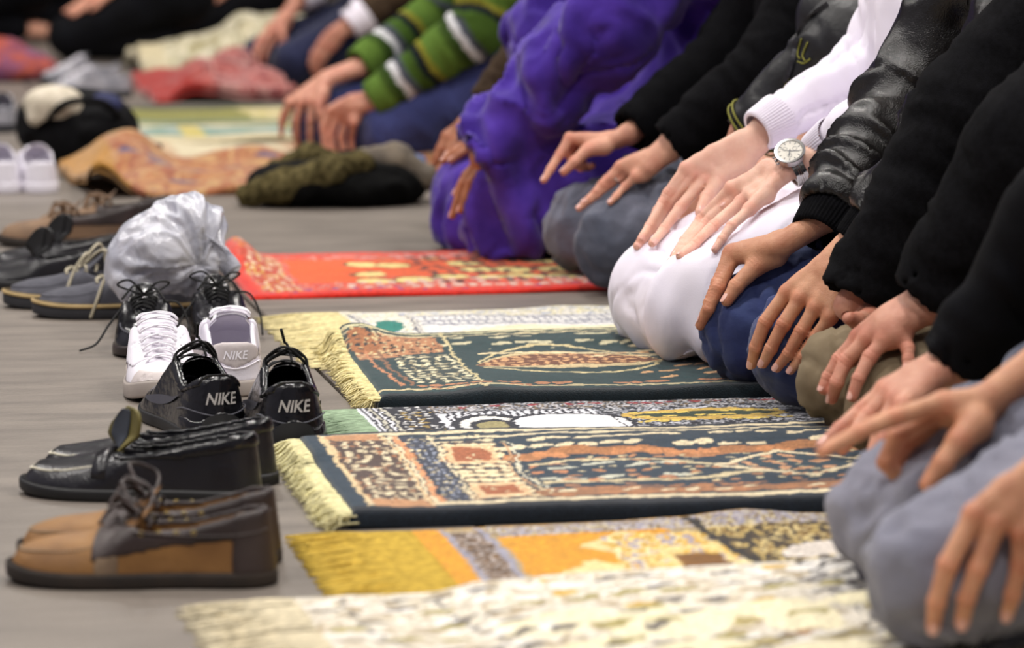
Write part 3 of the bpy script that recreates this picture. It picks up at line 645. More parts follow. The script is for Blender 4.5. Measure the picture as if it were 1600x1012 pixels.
def nail_mesh(nails, root_body):
    for c, dr, nn, r in nails:
        sd = np.cross(dr, nn); G_ = []
        for i in range(7):
            row = []
            for j in range(7):
                u = (i/6-.5)*2; v = (j/6-.5)*2; wv = .72*(1-.12*u*u); ang = v*wv
                rr = r*(1.03+.02*(1-v*v)); lx = u*r*.95*(1-.22*v*v)
                row.append(c+dr*lx+sd*math.sin(ang)*rr+nn*math.cos(ang)*rr*(1-.10*max(u, 0)**2))
            G_.append(row)
        mb = MB(); mb.grid(G_); mb.build('fingernail', NAIL, root_body)

def ribbed_cuff(parent, a, b, r0, r1, m, n=44, name='ribbed_cuff', amp=.0011, ring=None):
    a = np.asarray(a, float); b = np.asarray(b, float); t = b-a; L = np.linalg.norm(t); t /= L
    A = np.cross(t, [0, 0, 1.0]); A /= np.linalg.norm(A); B = np.cross(t, A); k = n*4; G_ = []
    prof = [(.004, -.006), (-.001, -.0035), (0, 0), (.10, .001), (.3, .0015), (.6, .002), (.85, .003), (1, .002)]
    for q in range(k):
        th = 2*math.pi*q/k; row = []
        for s, e in prof:
            s2 = max(s, 0); rr = r0+(r1-r0)*s2+e+amp*math.cos(th*n)*(1 if s > .02 else .6)
            row.append(a+t*(s*L)+rr*(A*math.cos(th)*1.08+B*math.sin(th)*.95))
        G_.append(row)
    mb = MB(); mb.grid(G_, closed_u=True); return mb.build(name, m, parent)

ALLP = {}
def person(label, knees, trousers=None, top=None, skin='mid', arms=(), zb=.012, kr=.080, robe=None, top_name='jacket', folds=(.004, .006), sv=.0095, tv=.0076, hv=.0027, cuffs=None, stripes=False, legs_name='trousers', lean=0.0, group='people kneeling in a row', far=False, headz=0.0, hipz=.235):
    (xn, yn), (xf, yf) = knees; Yc = (yn+yf)/2; Xk = (xn+xf)/2; z0 = zb
    root = empty('person', (Xk+.3, Yc, 0)); tag(root, label, 'person', group)
    rl = np.array([Xk+.3, Yc, 0])
    hipx = Xk+.45
    def leg(P, xk, yk, sgn, g=0.0):
        a = d_cone(P, (xk+kr, yk, z0+kr+.004), (hipx, Yc+sgn*.115, z0+hipz), kr+g, .108+g)
        b = d_cone(P, (xk+kr*.9, yk, z0+.062), (xk+.46, yk-sgn*.02, z0+.058), .060+g, .056+g)
        return smin(a, b, .016)
    def legs(P, g=0.0, k=.006):
        d = smin(leg(P, xn, yn, -1, g), leg(P, xf, yf, 1, g), k)
        return smin(d, d_ell(P, (hipx+.06, Yc, z0+.235), (.14+g, .18+g, .125+g)), .04)
    def lap(P):
        d = legs(P, .017, .09)
        d = smin(d, d_cone(P, (Xk+.10, Yc, z0+.085), (hipx, Yc, z0+.23), .085, .12), .05)
        d = smin(d, d_cone(P, (Xk+.07, yn+.02, z0+.045), (Xk+.07, yf-.02, z0+.045), .055, .055), .05)
        return smin(d, d_cone(P, (Xk+.10, yn-.015, z0+.03), (Xk+.45, yn-.03, z0+.03), .055, .06), .05)
    sh = {-1: np.array([Xk+.50+lean, Yc-.155, z0+.68]), 1: np.array([Xk+.50+lean, Yc+.155, z0+.68])}
    def torso(P, g=0.0):
        q = P.copy(); q[..., 1] = Yc+(q[..., 1]-Yc)/1.2
        d = d_cone(q, (hipx+.07, Yc, z0+.25), (Xk+.53+lean, Yc, z0+.52), .125+g, .135+g)
        d = smin(d, d_cone(q, (Xk+.53+lean, Yc, z0+.50), (Xk+.51+lean, Yc, z0+.63), .135+g, .10+g), .05)
        return smin(d, d_cone(P, sh[-1], sh[1], .07+g, .07+g), .05)
    # arms resolved from where the hands rest
    body_parts = []; tints = []; nails = []; sleeves = []; cuffspec = []
    for A in arms:
        sd = A['side']; xk, yk = (xn, yn) if sd < 0 else (xf, yf)
        if robe is not None: cf = lap
        else: cf = (lambda P, xk=xk, yk=yk, sd=sd: leg(P, xk, yk, sd))
        hs = A.get('s', 1.0)
        if 'hand' in A:
            J = smooth_depth(resolve_hand(dict(A['hand'], s_=hs), cf, A.get('Y', yk)))
        else:       # a hand laid flat on the thigh
            bx = A.get('bx', .26); by = yk+A.get('by', 0.0)
            def dn(dx, dy, off): return march(np.array([xk+dx, by+dy*sd*-1*-1, .6]), np.array([0, 0, -1.0]), 0, .6, cf, off)
            J = {'w': dn(bx, 0, .032), 'fore': dn(bx+.06, 0, .06)}
            for i, k in enumerate('IMRP'):
                o = (-.030, -.010, .010, .030)[i]*sd*1.0; l = (.095, .1, .095, .085)[i]; g = (.98, 1.05, .98, .8)[i]
                J[k] = [dn(bx-l, o, .019), dn(bx-l-.042*g, o*1.15, .012), dn(bx-l-.066*g, o*1.2, .0095), dn(bx-l-.085*g, o*1.22, .008)]
            J['T'] = [dn(bx-.02, -.024*sd, .02), dn(bx-.055, -.042*sd, .016), dn(bx-.085, -.052*sd, .012), dn(bx-.108, -.056*sd, .01)]
        if 'elbow' in A: e = A['elbow']; E3 = PY(*e) if abs(e[0]) > 3 else np.array(e)
        else: E3 = np.array([Xk+.46, Yc+sd*.25, z0+.43])
        hv_ = A.get('vs', hv if 'hand' in A else max(hv, .0032))
        cpx = A.get('cuff')
        if cpx: J['cuff'] = PY(cpx[0], cpx[1], J['w'][1]+(cpx[2] if len(cpx) > 2 else .005))
        V, Q, nl, tn = build_hand(J, E3, hv_, hs); body_parts.append((V, Q)); tints.append(tn); nails += nl
        fd = J['fore']-J['w']; fd = fd/(np.linalg.norm(fd)+1e-9)
        cpx = A.get('cuff')
        C3 = PY(cpx[0], cpx[1], J['w'][1]+(cpx[2] if len(cpx) > 2 else .005)) if cpx else J['w']+fd*.035
        rr = A.get('r', (.044, .058, .078))
        sleeves.append((C3, E3, sh[sd], rr)); A['J'] = J; A['C'] = C3; A['E'] = E3
    def sleeve(P, C, E, S, r):
        d = d_chain(P, [C, E, S], r, .03)
        t = E-C; t = t/np.linalg.norm(t)
        pl = -((P-C.astype(np.float32))@t.astype(np.float32))
        d = smax(d, pl, .006)
        inner = smax(d_chain(P, [C-t*.03, C+t*.06], (r[0]-.008, r[0]-.014), .01), -((P-(C-t*.04).astype(np.float32))@t.astype(np.float32)), .002)
        return np.maximum(d, -inner)
    # skin: head, neck, trunk, thighs and feet under the clothes, continuous with the arms
    hc = np.array([Xk+.455+lean, Yc, z0+.93+headz])
    def core(P):
        d = torso(P, -.022 if robe is None else -.045)
        for C, E, S, r in sleeves: d = smin(d, d_chain(P, [C+(E-C)*.25, E, S], (.030, .036, .05), .02), .02)
        d = smin(d, d_cone(P, (Xk+.505+lean, Yc, z0+.66), (Xk+.475+lean, Yc, z0+.84), .055, .052), .03)
        d = smin(d, d_ell(P, hc+[.012, 0, .02], (.098, .076, .108)), .03); d = smin(d, d_ell(P, hc+[-.03, 0, -.05], (.06, .055, .065)), .03)
        d = smin(d, d_cone(P, hc+[-.085, 0, .015], hc+[-.108, 0, -.022], .010, .016), .012)
        for s in (-1, 1):
            d = smin(d, d_ell(P, hc+[.012, s*.078, -.005], (.018, .010, .032)), .008)
            d = smin(d, d_cone(P, hc+[-.078, s*.032, .028], hc+[-.07, s*.05, .024], .011, .010), .012)
            d = np.maximum(d, -d_ell(P, hc+[-.094, s*.032, .008], (.012, .014, .008)))
        d = np.maximum(d, -d_cone(P, hc+[-.098, -.022, -.058], hc+[-.098, .022, -.058], .0045, .0045))
        gl = -.045 if robe is not None else -.030; lg = np.minimum(leg(P, xn, yn, -1, gl), leg(P, xf, yf, 1, gl)); d = smin(d, lg, .03)
        for yk in (yn, yf): d = smin(d, d_chain(P, [(Xk+.44, yk, z0+.05), (Xk+.56, (yk+Yc)/2, z0+.045), (Xk+.66, (yk+Yc)/2, z0+.03)], (.036, .036, .024), .01), .02)
        return d
    lo = np.array([Xk-.02, min(yn, Yc-.30)-.12, z0-.005]); hi = np.array([Xk+.75+max(lean, 0), max(yf, Yc+.30)+.12, z0+1.10+headz])
    bv, bq = surfnet(core, lo, hi,   .022 if far else .018); body_parts.insert(0, (relax(bv, bq, 1), bq))
    V, Q = join(*body_parts); body = put('body', mesh_np(V-rl, Q, True, np.concatenate([np.ones((len(bv), 3))]+tints)), SKIN[skin], root); bo = body
    if not far: nail_mesh([(c-rl, a, b, r) for c, a, b, r in nails], bo)
    hv2, hq2 = surfnet(lambda P: np.maximum(smax(d_ell(P, hc+[.016, 0, .03], (.106, .086, .112)), -(P[..., 0]-(hc[0]-.035-1.0*(P[..., 2]-hc[2]-.02))), .01), -(P[..., 2]-(hc[2]-.05))), hc-.14, hc+.17, .012)
    put('hair', mesh_np(relax(hv2, hq2, 1)-rl, hq2), HAIR, root)
    if not far:
        h0 = hc-rl
        for s in (-1, 1):
            e_ = h0+[-.086, s*.032, .010]; v_, q_ = surfnet(lambda P: d_ell(P, e_, (.012, .012, .012)), e_-.016, e_+.016, .003); eo = put('eye', mesh_np(v_, q_), EYEW, root)
            i_ = e_+[-.0085, 0, -.002]; v_, q_ = surfnet(lambda P: d_ell(P, i_, (.0046, .0052, .0052)), i_-.008, i_+.008, .0018); put('iris', mesh_np(v_, q_), HAIR, eo)
            mb = MB(); mb.tube(catmull([h0+[-.094, s*.018, .034], h0+[-.096, s*.034, .038], h0+[-.086, s*.052, .031]], 4), [.0025]*4+[.0035]*4+[.002], 6); mb.build('eyebrow', HAIR, root)
        mb = MB(); mb.tube(catmull([h0+[-.082, -.024, -.062], h0+[-.092, 0, -.064], h0+[-.082, .024, -.062]], 5), np.array([.001]+[.004]*9+[.001]), 6); mb.build('lips', LIPS, root)
    # clothing
    def wr(V, Q, amp, seed, fs=9.0):
        N = vnormals(V, Q); q = fbm(np.stack([V[:, 0]*fs+V[:, 2]*fs*.6, V[:, 1]*fs*1.3, V[:, 2]*fs*.8-V[:, 0]*fs*.4], -1), seed, 3)
        q = 1-np.abs(q-.5)*4; return V+N*(amp*(np.clip(q, -1, 1)-.6))[:, None]
    sd0 = int(abs(Yc*1000)) % 997
    def arm_s(V):
        best = np.full(len(V), 1e9); S = np.zeros(len(V)); Rr = np.zeros(len(V)); ix = np.zeros(len(V), int)
        for n_, (C, E, Sx, r) in enumerate(sleeves):
            acc = 0
            for a, b, ra, rb in ((C, E, r[0], r[1]), (E, Sx, r[1], r[2])):
                ab = b-a; L = np.linalg.norm(ab); t = np.clip(((V-a)@ab)/L**2, 0, 1); dd = np.linalg.norm(V-a-t[:, None]*ab, axis=1)-(ra+(rb-ra)*t)
                m = dd < best; best[m] = dd[m]; S[m] = (acc+t*L)[m]; ix[m] = n_; acc += L
        return best, S, ix
    def sleeve_wrinkle(V, Q, amp, freq, seed):
        N = vnormals(V, Q); best, S, ix = arm_s(V)
        warp = fbm(V*7, seed, 2)*1.6
        q = np.stack([S*freq+warp*2.2, V[:, 1]*9+ix*7.3, V[:, 2]*7-V[:, 0]*5], -1)
        n_ = fbm(q, seed+3, 2); n_ = 1-np.abs(n_-.5)*4.2
        m = sstep(.03, .0, best)*sstep(.0, .05, S)
        q2 = fbm(V*np.array([8, 9, 5]), seed+7, 3)
        return V+N*((amp*(np.clip(n_, -1, 1)-.2))*(m*.85+.15)+(q2-.5)*amp*1.6*(1-m))[:, None]
    if robe is not None:
        def f(P):
            d = smin(lap(P), torso(P, .02), .07)
            for s in sleeves: d = smin(d, sleeve(P, *s), .02) if robe.get('blend') is None else smin(d, sleeve(P, *s), robe['blend'])
            return np.maximum(d, (z0-.010)-P[..., 2])
        V, Q = surfnet(f, lo-[.05, .08, 0], hi-[0, -.06, .32+headz], robe.get('vs', .0065))
        V = relax(V, Q, 1); N = vnormals(V, Q)
        # cloth folds: falling folds low down, tension folds over the lap
        low = sstep(.17, .05, V[:, 2]-z0)*sstep(Xk+.40, Xk+.20, V[:, 0])
        n1 = fbm(np.stack([V[:, 0]*11, V[:, 1]*13, V[:, 2]*2.5], -1), sd0, 2); n2 = fbm(np.stack([V[:, 0]*7+V[:, 2]*2.5, V[:, 1]*11, V[:, 2]*2.6-V[:, 0]*2], -1), sd0+5, 2)
        disp = robe.get('a1', .012)*low*(.3-np.abs(n1-.5)*4)+robe.get('a2', .006)*(.1-np.abs(n2-.5)*4.5)
        for se_, cs_ in ((61, (6, 7, 5)), (67, (9, 5, 10)), (71, (5, 12, 7))):      # narrow creases where the cloth breaks
            n3 = fbm(V*np.array(cs_)+1.2*fbm(V*4, sd0+se_+3, 2)[:, None], sd0+se_, 2); ms = sstep(.45, .62, fbm(V*5, sd0+se_+9, 2))
            disp = disp-robe.get('cr', .005)*ms*np.exp(-((n3-.5)/.022)**2)
        V = V+N*disp[:, None]
        V[:, 2] = np.maximum(V[:, 2], z0-.008)
        V = sleeve_wrinkle(V, Q, robe.get('sl', .004), 26 if robe.get('sl', .004) < .01 else 9, sd0)
        put(robe['name'], mesh_np(V-rl, Q), robe['mat'], root)
    else:
        fb = lambda P: np.maximum(legs(P), (z0-.004)-P[..., 2])
        V, Q = surfnet(fb, (Xk-.12, min(yn, yf)-.13, z0-.01), (Xk+.68, max(yn, yf)+.13, z0+.40), tv)
        V = relax(V, Q, 1); V = wr(V, Q, folds[0], sd0+3, 7.0); V = wr(V, Q, folds[0]*.6, sd0+9, 17.0); N = vnormals(V, Q)
        dx = V[:, 0]-Xk; dz = V[:, 2]-z0; s_ = dx*.9+dz*.43; pz = dz*.9-dx*.43
        for fs_, am_, se_ in ((17.0, 1.0, 31), (34.0, .55, 47)):
            n_ = fbm(np.stack([s_*fs_+4.5*fbm(V*6, sd0+se_, 2), V[:, 1]*6, pz*fs_*.30], -1), sd0+se_+1, 2); r_ = np.clip(1-np.abs(2*n_-1)*2.2, 0, 1)**2
            V = V+N*(folds[0]*am_*(r_-.55)*(.35+.65*sstep(.03, .16, dx)))[:, None]
        V[:, 2] = np.maximum(V[:, 2], z0-.003)
        if not far:
            N = vnormals(V, Q); cd_ = 0
            for se_, cs_ in ((81, (9, 6, 13)), (87, (6, 9, 9)), (91, (13, 7, 6))):
                n3 = fbm(V*np.array(cs_)+1.3*fbm(V*5, sd0+se_+3, 2)[:, None], sd0+se_, 2); ms = sstep(.42, .6, fbm(V*6, sd0+se_+9, 2))
                cd_ = cd_+ms*(np.exp(-((n3-.5)/.03)**2)-.55*np.exp(-((n3-.57)/.035)**2))
            V = V-N*(.0055*cd_)[:, None]; V[:, 2] = np.maximum(V[:, 2], z0-.003)
        put(legs_name, mesh_np(V-rl, Q), trousers, root)
        def f(P):
            d = np.maximum(torso(P, .012), (z0+.20)-P[..., 2])
            for s in sleeves: d = smin(d, sleeve(P, *s), .018)
            return d
        pts = np.array([p for s in sleeves for p in s[:3]]+[hi*0+[Xk+.3, Yc-.3, z0+.2], [Xk+.72+max(lean, 0), Yc+.3, z0+.78]])
        V, Q = surfnet(f, pts.min(0)-.08, pts.max(0)+.08, sv)
        V = relax(V, Q, 1); V = sleeve_wrinkle(V, Q, folds[1], 30 if folds[1] < .009 else 15, sd0)
        col = None
        if stripes:
            best, S, ix = arm_s(V); s = np.where(best < .02, S, .25+(z0+.68-V[:, 2])*.9); s = s+.012*(fbm(V*20, 3, 2)-.5)
            per = (s % .19); c = np.empty((len(V), 3)); c[:] = lin((78, 104, 42))
            for a, b, cc in ((.0, .05, (88, 116, 48)), (.085, .105, (206, 206, 208)), (.105, .125, (70, 74, 84)), (.125, .155, (66, 92, 36)), (.155, .175, (22, 28, 34)), (.06, .085, (52, 72, 30)), (.175, .19, (128, 124, 44))): c[(per >= a) & (per < b)] = lin(cc)
            col = c
        put(top_name, mesh_np(V-rl, Q, True, col), top, root)
    if cuffs is not None:
        for A in arms:
            if A.get('nocuff'): continue
            t = A['E']-A['C']; t = t/np.linalg.norm(t); r = A.get('r', (.044,))[0]
            if cuffs.get('fit'): 
                w = A['J']['w']; r = cuffs['fit']
            a = A['C']-t*cuffs.get('out', .035); b = A['C']+t*cuffs.get('in', .015)
            ribbed_cuff(root, a-rl, b-rl, cuffs.get('r0', r*.86), cuffs.get('r1', r*.98), cuffs['mat'], amp=cuffs.get('amp', .0011), n=cuffs.get('n', 44))
    root['skinned'] = 1; del root['skinned']
    ALLP[label] = (root, arms, rl)
    return root, arms, rl

Z1 = (960, 180, 4.216); Z2 = (1080, 340, 3.893); Z3 = (1230, 480, 2.976); Z4 = (1400, 700, 3.245); Z5 = (830, 180, 5.952); Z6 = (660, 150, 5.325); Z7 = (420, 100, 5.955); Z8 = (360, 0, 5.333)
H_EL = dict(z=Z1, w=(1130, 350), f=(1300, 262), I=[(775, 478), (570, 690), (462, 825), (395, 930)], M=[(800, 520), (600, 715), (478, 868), (372, 968)], R=[(838, 572), (650, 728), (528, 845), (430, 930)], P=[(890, 622), (770, 728), (708, 815), (662, 885)], T=[(1010, 360, .03), (900, 440, .045), (800, 530, .05), (730, 600, .05)])
H_ER = dict(z=Z1, w=(905, 190), f=(1010, 115), I=[(590, 425), (432, 610), (330, 745), (250, 842)], M=[(520, 385), (335, 615), (232, 765), (150, 862)], R=[(478, 362), (322, 575), (232, 730), (172, 820)], P=[(470, 345), (352, 510), (280, 625), (235, 710)], T=[(850, 320), (690, 425), (608, 540), (565, 640)])
H_DR = dict(z=Z2, w=(575, 150), f=(660, 110), I=[(255, 240), (165, 425), (108, 550), (55, 655)], M=[(240, 225), (158, 400), (110, 520), (70, 620)], R=[(250, 215), (175, 370), (135, 480), (105, 560)], P=[(270, 210), (205, 340), (170, 420), (150, 490)], T=[(510, 225), (395, 295), (275, 415), (218, 505)])
H_DL = dict(z=Z2, w=(870, 300), f=(1010, 200), I=[(585, 455), (450, 635), (390, 790), (368, 890)], M=[(665, 488), (560, 650), (485, 795), (438, 885)], R=[(755, 545), (668, 690), (590, 825), (522, 912)], P=[(845, 605), (752, 725), (672, 845), (605, 930)], T=[(810, 350, .03), (710, 430, .045), (640, 500, .05), (600, 570, .05)])
H_CL = dict(z=Z3, w=(500, 60), f=(620, -30), I=[(335, 140), (242, 245), (192, 325), (168, 378)], M=[(380, 145), (275, 250), (230, 350), (208, 425)], R=[(455, 150), (385, 230), (332, 330), (304, 415)], P=[(530, 125), (560, 190), (562, 240), (556, 295)], T=[(450, 90, .03), (380, 140, .045), (330, 200, .05), (300, 250, .05)])
H_CR = dict(z=Z2, w=(1160, 560, 4.49), f=(1260, 480, 4.49), I=[(1050, 680, 4.515), (965, 765, 4.53), (905, 830, 4.53), (860, 880, 4.525)], M=[(1065, 690, 4.53), (980, 790, 4.545), (920, 860, 4.545), (870, 915, 4.54)], R=[(1085, 700, 4.54), (1010, 800, 4.555), (955, 870, 4.555), (915, 920, 4.55)], P=[(1105, 705, 4.55), (1045, 800, 4.565), (1005, 860, 4.565), (975, 905, 4.56)], T=[(1110, 605, 4.455), (1065, 622, 4.43), (1005, 626, 4.40), (958, 612, 4.39)])
H_BL = dict(z=Z3, w=(640, 320, 3.79), f=(760, 250, 3.80), I=[(455, 385, 3.80), (345, 480, 3.80), (245, 565, 3.79), (165, 640, 3.78)], M=[(480, 400, 3.78), (380, 500, 3.78), (310, 590, 3.77), (255, 660, 3.77)], R=[(510, 430, 3.76), (440, 560, 3.75), (395, 690, 3.74), (372, 800, 3.74)], P=[(545, 460, 3.74), (450, 610, 3.72), (405, 760, 3.71), (350, 930, 3.71)], T=[(600, 360, 3.82), (520, 420, 3.83), (450, 500, 3.83), (400, 570, 3.83)])
H_AR = dict(z=Z3, w=(940, 450, 3.40), f=(1090, 400, 3.41), I=[(720, 445, 3.395), (490, 512, 3.38), (325, 582, 3.37), (165, 672, 3.36)], M=[(700, 490, 3.415), (510, 600, 3.40), (455, 720, 3.40), (520, 800, 3.41)], R=[(710, 530, 3.435), (540, 650, 3.42), (500, 770, 3.42), (580, 830, 3.43)], P=[(730, 560, 3.45), (600, 690, 3.44), (560, 790, 3.44), (620, 840, 3.45)], T=[(880, 540, 3.375), (800, 625, 3.36), (725, 725, 3.355), (655, 825, 3.355)])
H_AL = dict(z=Z4, w=(840, 110), f=(1010, -60), I=[(400, 335), (262, 590), (205, 780), (188, 905)], M=[(510, 375), (415, 610), (358, 760), (335, 885)], R=[(640, 425), (632, 590), (592, 740), (560, 845)], P=[(760, 480), (790, 620), (770, 730), (745, 810)], T=[(700, 200, .03), (560, 290, .045), (470, 390, .05), (420, 480, .05)])
H_FR = dict(z=Z5, w=(790, 230, 6.33), f=(930, 200, 6.34), I=[(355, 215, 6.33), (262, 370, 6.32), (180, 500, 6.31), (118, 605, 6.30)], M=[(410, 230, 6.35), (345, 350, 6.35), (400, 460, 6.35), (490, 480, 6.36)], R=[(450, 240, 6.37), (400, 380, 6.37), (460, 490, 6.37), (540, 490, 6.38)], P=[(500, 250, 6.39), (460, 390, 6.39), (510, 480, 6.38), (575, 470, 6.37)], T=[(680, 290, 6.31), (520, 325, 6.30), (400, 435, 6.29), (305, 530, 6.29)])
H_FL = dict(z=Z5, w=(1110, 440), f=(1260, 350), I=[(835, 475), (705, 600), (605, 710), (540, 780)], M=[(850, 490), (665, 640), (545, 780), (448, 865)], R=[(900, 525), (722, 645), (605, 745), (492, 810)], P=[(980, 570), (872, 660), (792, 750), (732, 815)], T=[(1010, 460, .03), (930, 500, .045), (870, 550, .05), (830, 600, .05)])
H_H2 = dict(z=Z6, w=(390, 215, 7.12), f=(520, 125, 7.14), I=[(250, 365, 7.08), (225, 480, 7.06), (180, 560, 7.06), (135, 620, 7.06)], M=[(215, 345, 7.10), (165, 445, 7.09), (130, 510, 7.09), (105, 560, 7.09)], R=[(200, 340, 7.12), (150, 430, 7.12), (120, 490, 7.12), (100, 530, 7.12)], P=[(210, 340, 7.14), (165, 420, 7.14), (140, 470, 7.14), (120, 510, 7.14)], T=[(340, 290, 7.06), (300, 370, 7.05), (270, 430, 7.04), (240, 500, 7.04)])
H_IR = dict(z=Z7, w=(560, 130), f=(640, 20), I=[(400, 355), (388, 520), (384, 640), (388, 765)], M=[(300, 365), (255, 525), (256, 650), (268, 765)], R=[(215, 365), (158, 480), (125, 570), (115, 660)], P=[(190, 350), (140, 450), (115, 520), (110, 580)], T=[(500, 300, 8.98), (470, 380, 8.96), (480, 460, 8.95), (490, 540, 8.95)])
H_IL = dict(z=Z7, w=(800, 370), f=(900, 330), I=[(570, 430), (505, 600), (520, 740), (560, 840)], M=[(645, 470), (575, 650), (592, 780), (640, 870)], R=[(720, 510), (668, 680), (690, 790), (718, 870)], P=[(790, 545), (768, 670), (770, 760), (780, 840)], T=[(700, 390, .03), (640, 440, .05), (600, 510, .06), (580, 570, .06)])
H_JR = dict(z=Z8, w=(480, 120), f=(570, 10), I=[(440, 270), (405, 380), (388, 450), (382, 505)], M=[(385, 260), (320, 375), (290, 450), (280, 510)], R=[(340, 250), (255, 355), (225, 440), (228, 515)], P=[(320, 240), (240, 330), (210, 400), (205, 450)], T=[(430, 180, 12.1), (430, 250, 12.06), (440, 320, 12.05), (450, 370, 12.05)])
H_JL = dict(z=Z8, w=(890, 270), f=(960, 225), I=[(760, 350), (690, 450), (672, 530), (690, 600)], M=[(790, 370), (715, 470), (695, 550), (705, 620)], R=[(820, 390), (745, 490), (720, 570), (725, 630)], P=[(840, 410), (775, 500), (750, 570), (750, 620)], T=[(810, 320, .03), (760, 390, .05), (730, 440, .06), (720, 480, .06)])

H_GL = dict(z=(0, 0, 1), w=(1152, 238), f=(1190, 210), I=[(1112, 272), (1088, 302), (1072, 325), (1062, 345)], M=[(1116, 278), (1090, 308), (1074, 332), (1064, 352)], R=[(1120, 284), (1096, 314), (1080, 336), (1070, 354)], P=[(1126, 290), (1104, 318), (1090, 336), (1082, 350)], T=[(1140, 258, .03), (1120, 280, .04), (1108, 300, .05), (1100, 315, .05)])
person('nearest kneeling person in pale grey denim, one hand pointing a finger', [(.985, 3.19), (1.03, 3.44)], M_LIGHTJEAN, M_BLACKCLOTH, 'tan', [
    dict(side=1, hand=H_AR, elbow=(1800, 430, 3.47), cuff=(1690, 520, .02), r=(.055, .062, .08)), dict(side=-1, hand=H_AL, elbow=(1880, 480, 3.02), cuff=(1780, 620), r=(.055, .062, .08))], top_name='shirt', folds=(.011, .005))
person('kneeling person in a black top behind the pointing hand, mostly hidden', [(1.30, 3.72), (1.31, 3.97)], M_GREYJEAN, M_BLACKCLOTH, 'mid', [
    dict(side=-1, hand=H_BL, elbow=(1660, 330, 3.72), cuff=(1492, 566, .01), r=(.044, .056, .08)), dict(side=1, by=.02, bx=.33)], top_name='sweater')
person('kneeling person in khaki trousers and a black wool coat', [(1.262, 4.20), (1.275, 4.43)], M_KHAKI, M_BLACKWOOL, 'ruddy', [
    dict(side=-1, hand=H_CL, vs=.0021, elbow=(1610, 230, 4.12), cuff=(1452, 472, .0), r=(.056, .072, .08)), dict(side=1, hand=H_CR, elbow=(1515, 170, 4.50), cuff=(1338, 474, .0), r=(.056, .072, .08))], top_name='coat', folds=(.009, .008), kr=.070, hipz=.205, zb=.017)
person('kneeling person in a black leather jacket and blue jeans', [(1.275, 4.68), (1.26, 4.90)], M_NAVYJEAN, M_LEATHER, 'tan', [
    dict(side=1, hand=H_DR, vs=.0021, elbow=(1425, 150, 4.97), cuff=(1298, 335, .0), r=(.050, .068, .09)), dict(side=-1, hand=H_DL, vs=.0021, elbow=(1490, 215, 4.60), cuff=(1370, 350, .0), r=(.050, .066, .09))],
    zb=.016, folds=(.010, .020), sv=.0072, cuffs=dict(mat=M_BLACKKNIT, out=.042, **{'in': .02}, r0=.038, r1=.043))
pE, aE, rE = person('kneeling person in a long white robe with a steel wristwatch', [(1.240, 5.085), (1.238, 5.33)], None, None, 'fair', [
    dict(side=-1, hand=H_EL, vs=.0021, elbow=(1440, 128, 5.0), cuff=(1302, 224, .0), r=(.040, .056, .08), s=.92), dict(side=1, hand=H_ER, vs=.0021, elbow=(1372, 95, 5.40), cuff=(1212, 188, .0), r=(.040, .056, .08), s=.92)],
    zb=.018, robe=dict(name='robe', mat=M_THOBE, vs=.0064, a1=.020, a2=.009, sl=.005, cr=.006), cuffs=dict(mat=M_THOBE, out=.036, **{'in': .012}, r0=.034, r1=.039, amp=.0014, n=50))
pG, aG, rG = person('kneeling person in a black zipped nylon jacket behind the white robe', [(1.42, 5.60), (1.42, 5.84)], M_DARKJEAN, M_NYLON, 'mid', [
    dict(side=-1, hand=H_GL, elbow=(1330, 60, 5.52), cuff=(1168, 210, .0), r=(.050, .066, .09)), dict(side=1, elbow=(1310, 30, 5.88), bx=.27, r=(.05, .066, .09))], folds=(.004, .010), sv=.0085)
pF, aF, rF = person('kneeling person in grey jeans and black sweater wearing a ring', [(1.335, 6.10), (1.335, 6.36)], M_GREYJEAN, M_BLACKKNIT, 'mid', [
    dict(side=-1, hand=H_FL, elbow=(1215, 95, 6.02), cuff=(1048, 228, .0), r=(.048, .064, .085), s=.9), dict(side=1, hand=H_FR, elbow=(1150, 70, 6.42), cuff=(985, 208, .0), r=(.046, .064, .085), s=.9)], top_name='sweater', folds=(.011, .006))
person('kneeling person in a loose purple robe on the red rug', [(1.238, 6.64), (1.228, 6.90)], None, None, 'brown', [
    dict(side=-1, bx=.16, elbow=(1.475, 6.52, .45), cuff=(752, 246, -.02), r=(.072, .085, .10)), dict(side=1, bx=.20, elbow=(1.46, 7.0, .44), r=(.07, .08, .10))],
    robe=dict(name='robe', mat=M_PURPLE, vs=.0090, a1=.030, a2=.024, sl=.026, blend=.06, cr=.014), kr=.083)
person('kneeling person in brown clothes half hidden by the purple robe', [(1.335, 7.16), (1.32, 7.40)], M_BROWNCLOTH, M_BROWNCLOTH, 'brown', [
    dict(side=-1, hand=H_H2, elbow=(880, 20, 7.15), cuff=(760, 168, .0), r=(.046, .06, .08), vs=.003), dict(side=1, bx=.25)], far=True, sv=.009, tv=.009)
person('kneeling person in a green, white and black striped sweater and blue jeans', [(1.365, 8.80), (1.225, 9.08)], M_BLUEJEAN, M_STRIPE, 'ruddy', [
    dict(side=-1, hand=H_IL, elbow=(745, 45, 8.72), cuff=(583, 158, .0), r=(.052, .068, .09), vs=.003), dict(side=1, hand=H_IR, elbow=(690, 20, 9.12), cuff=(560, 105, .0), r=(.05, .066, .09), vs=.003)], top_name='striped_sweater', stripes=True, far=True, sv=.008, tv=.009, folds=(.006, .006), lean=-.02)
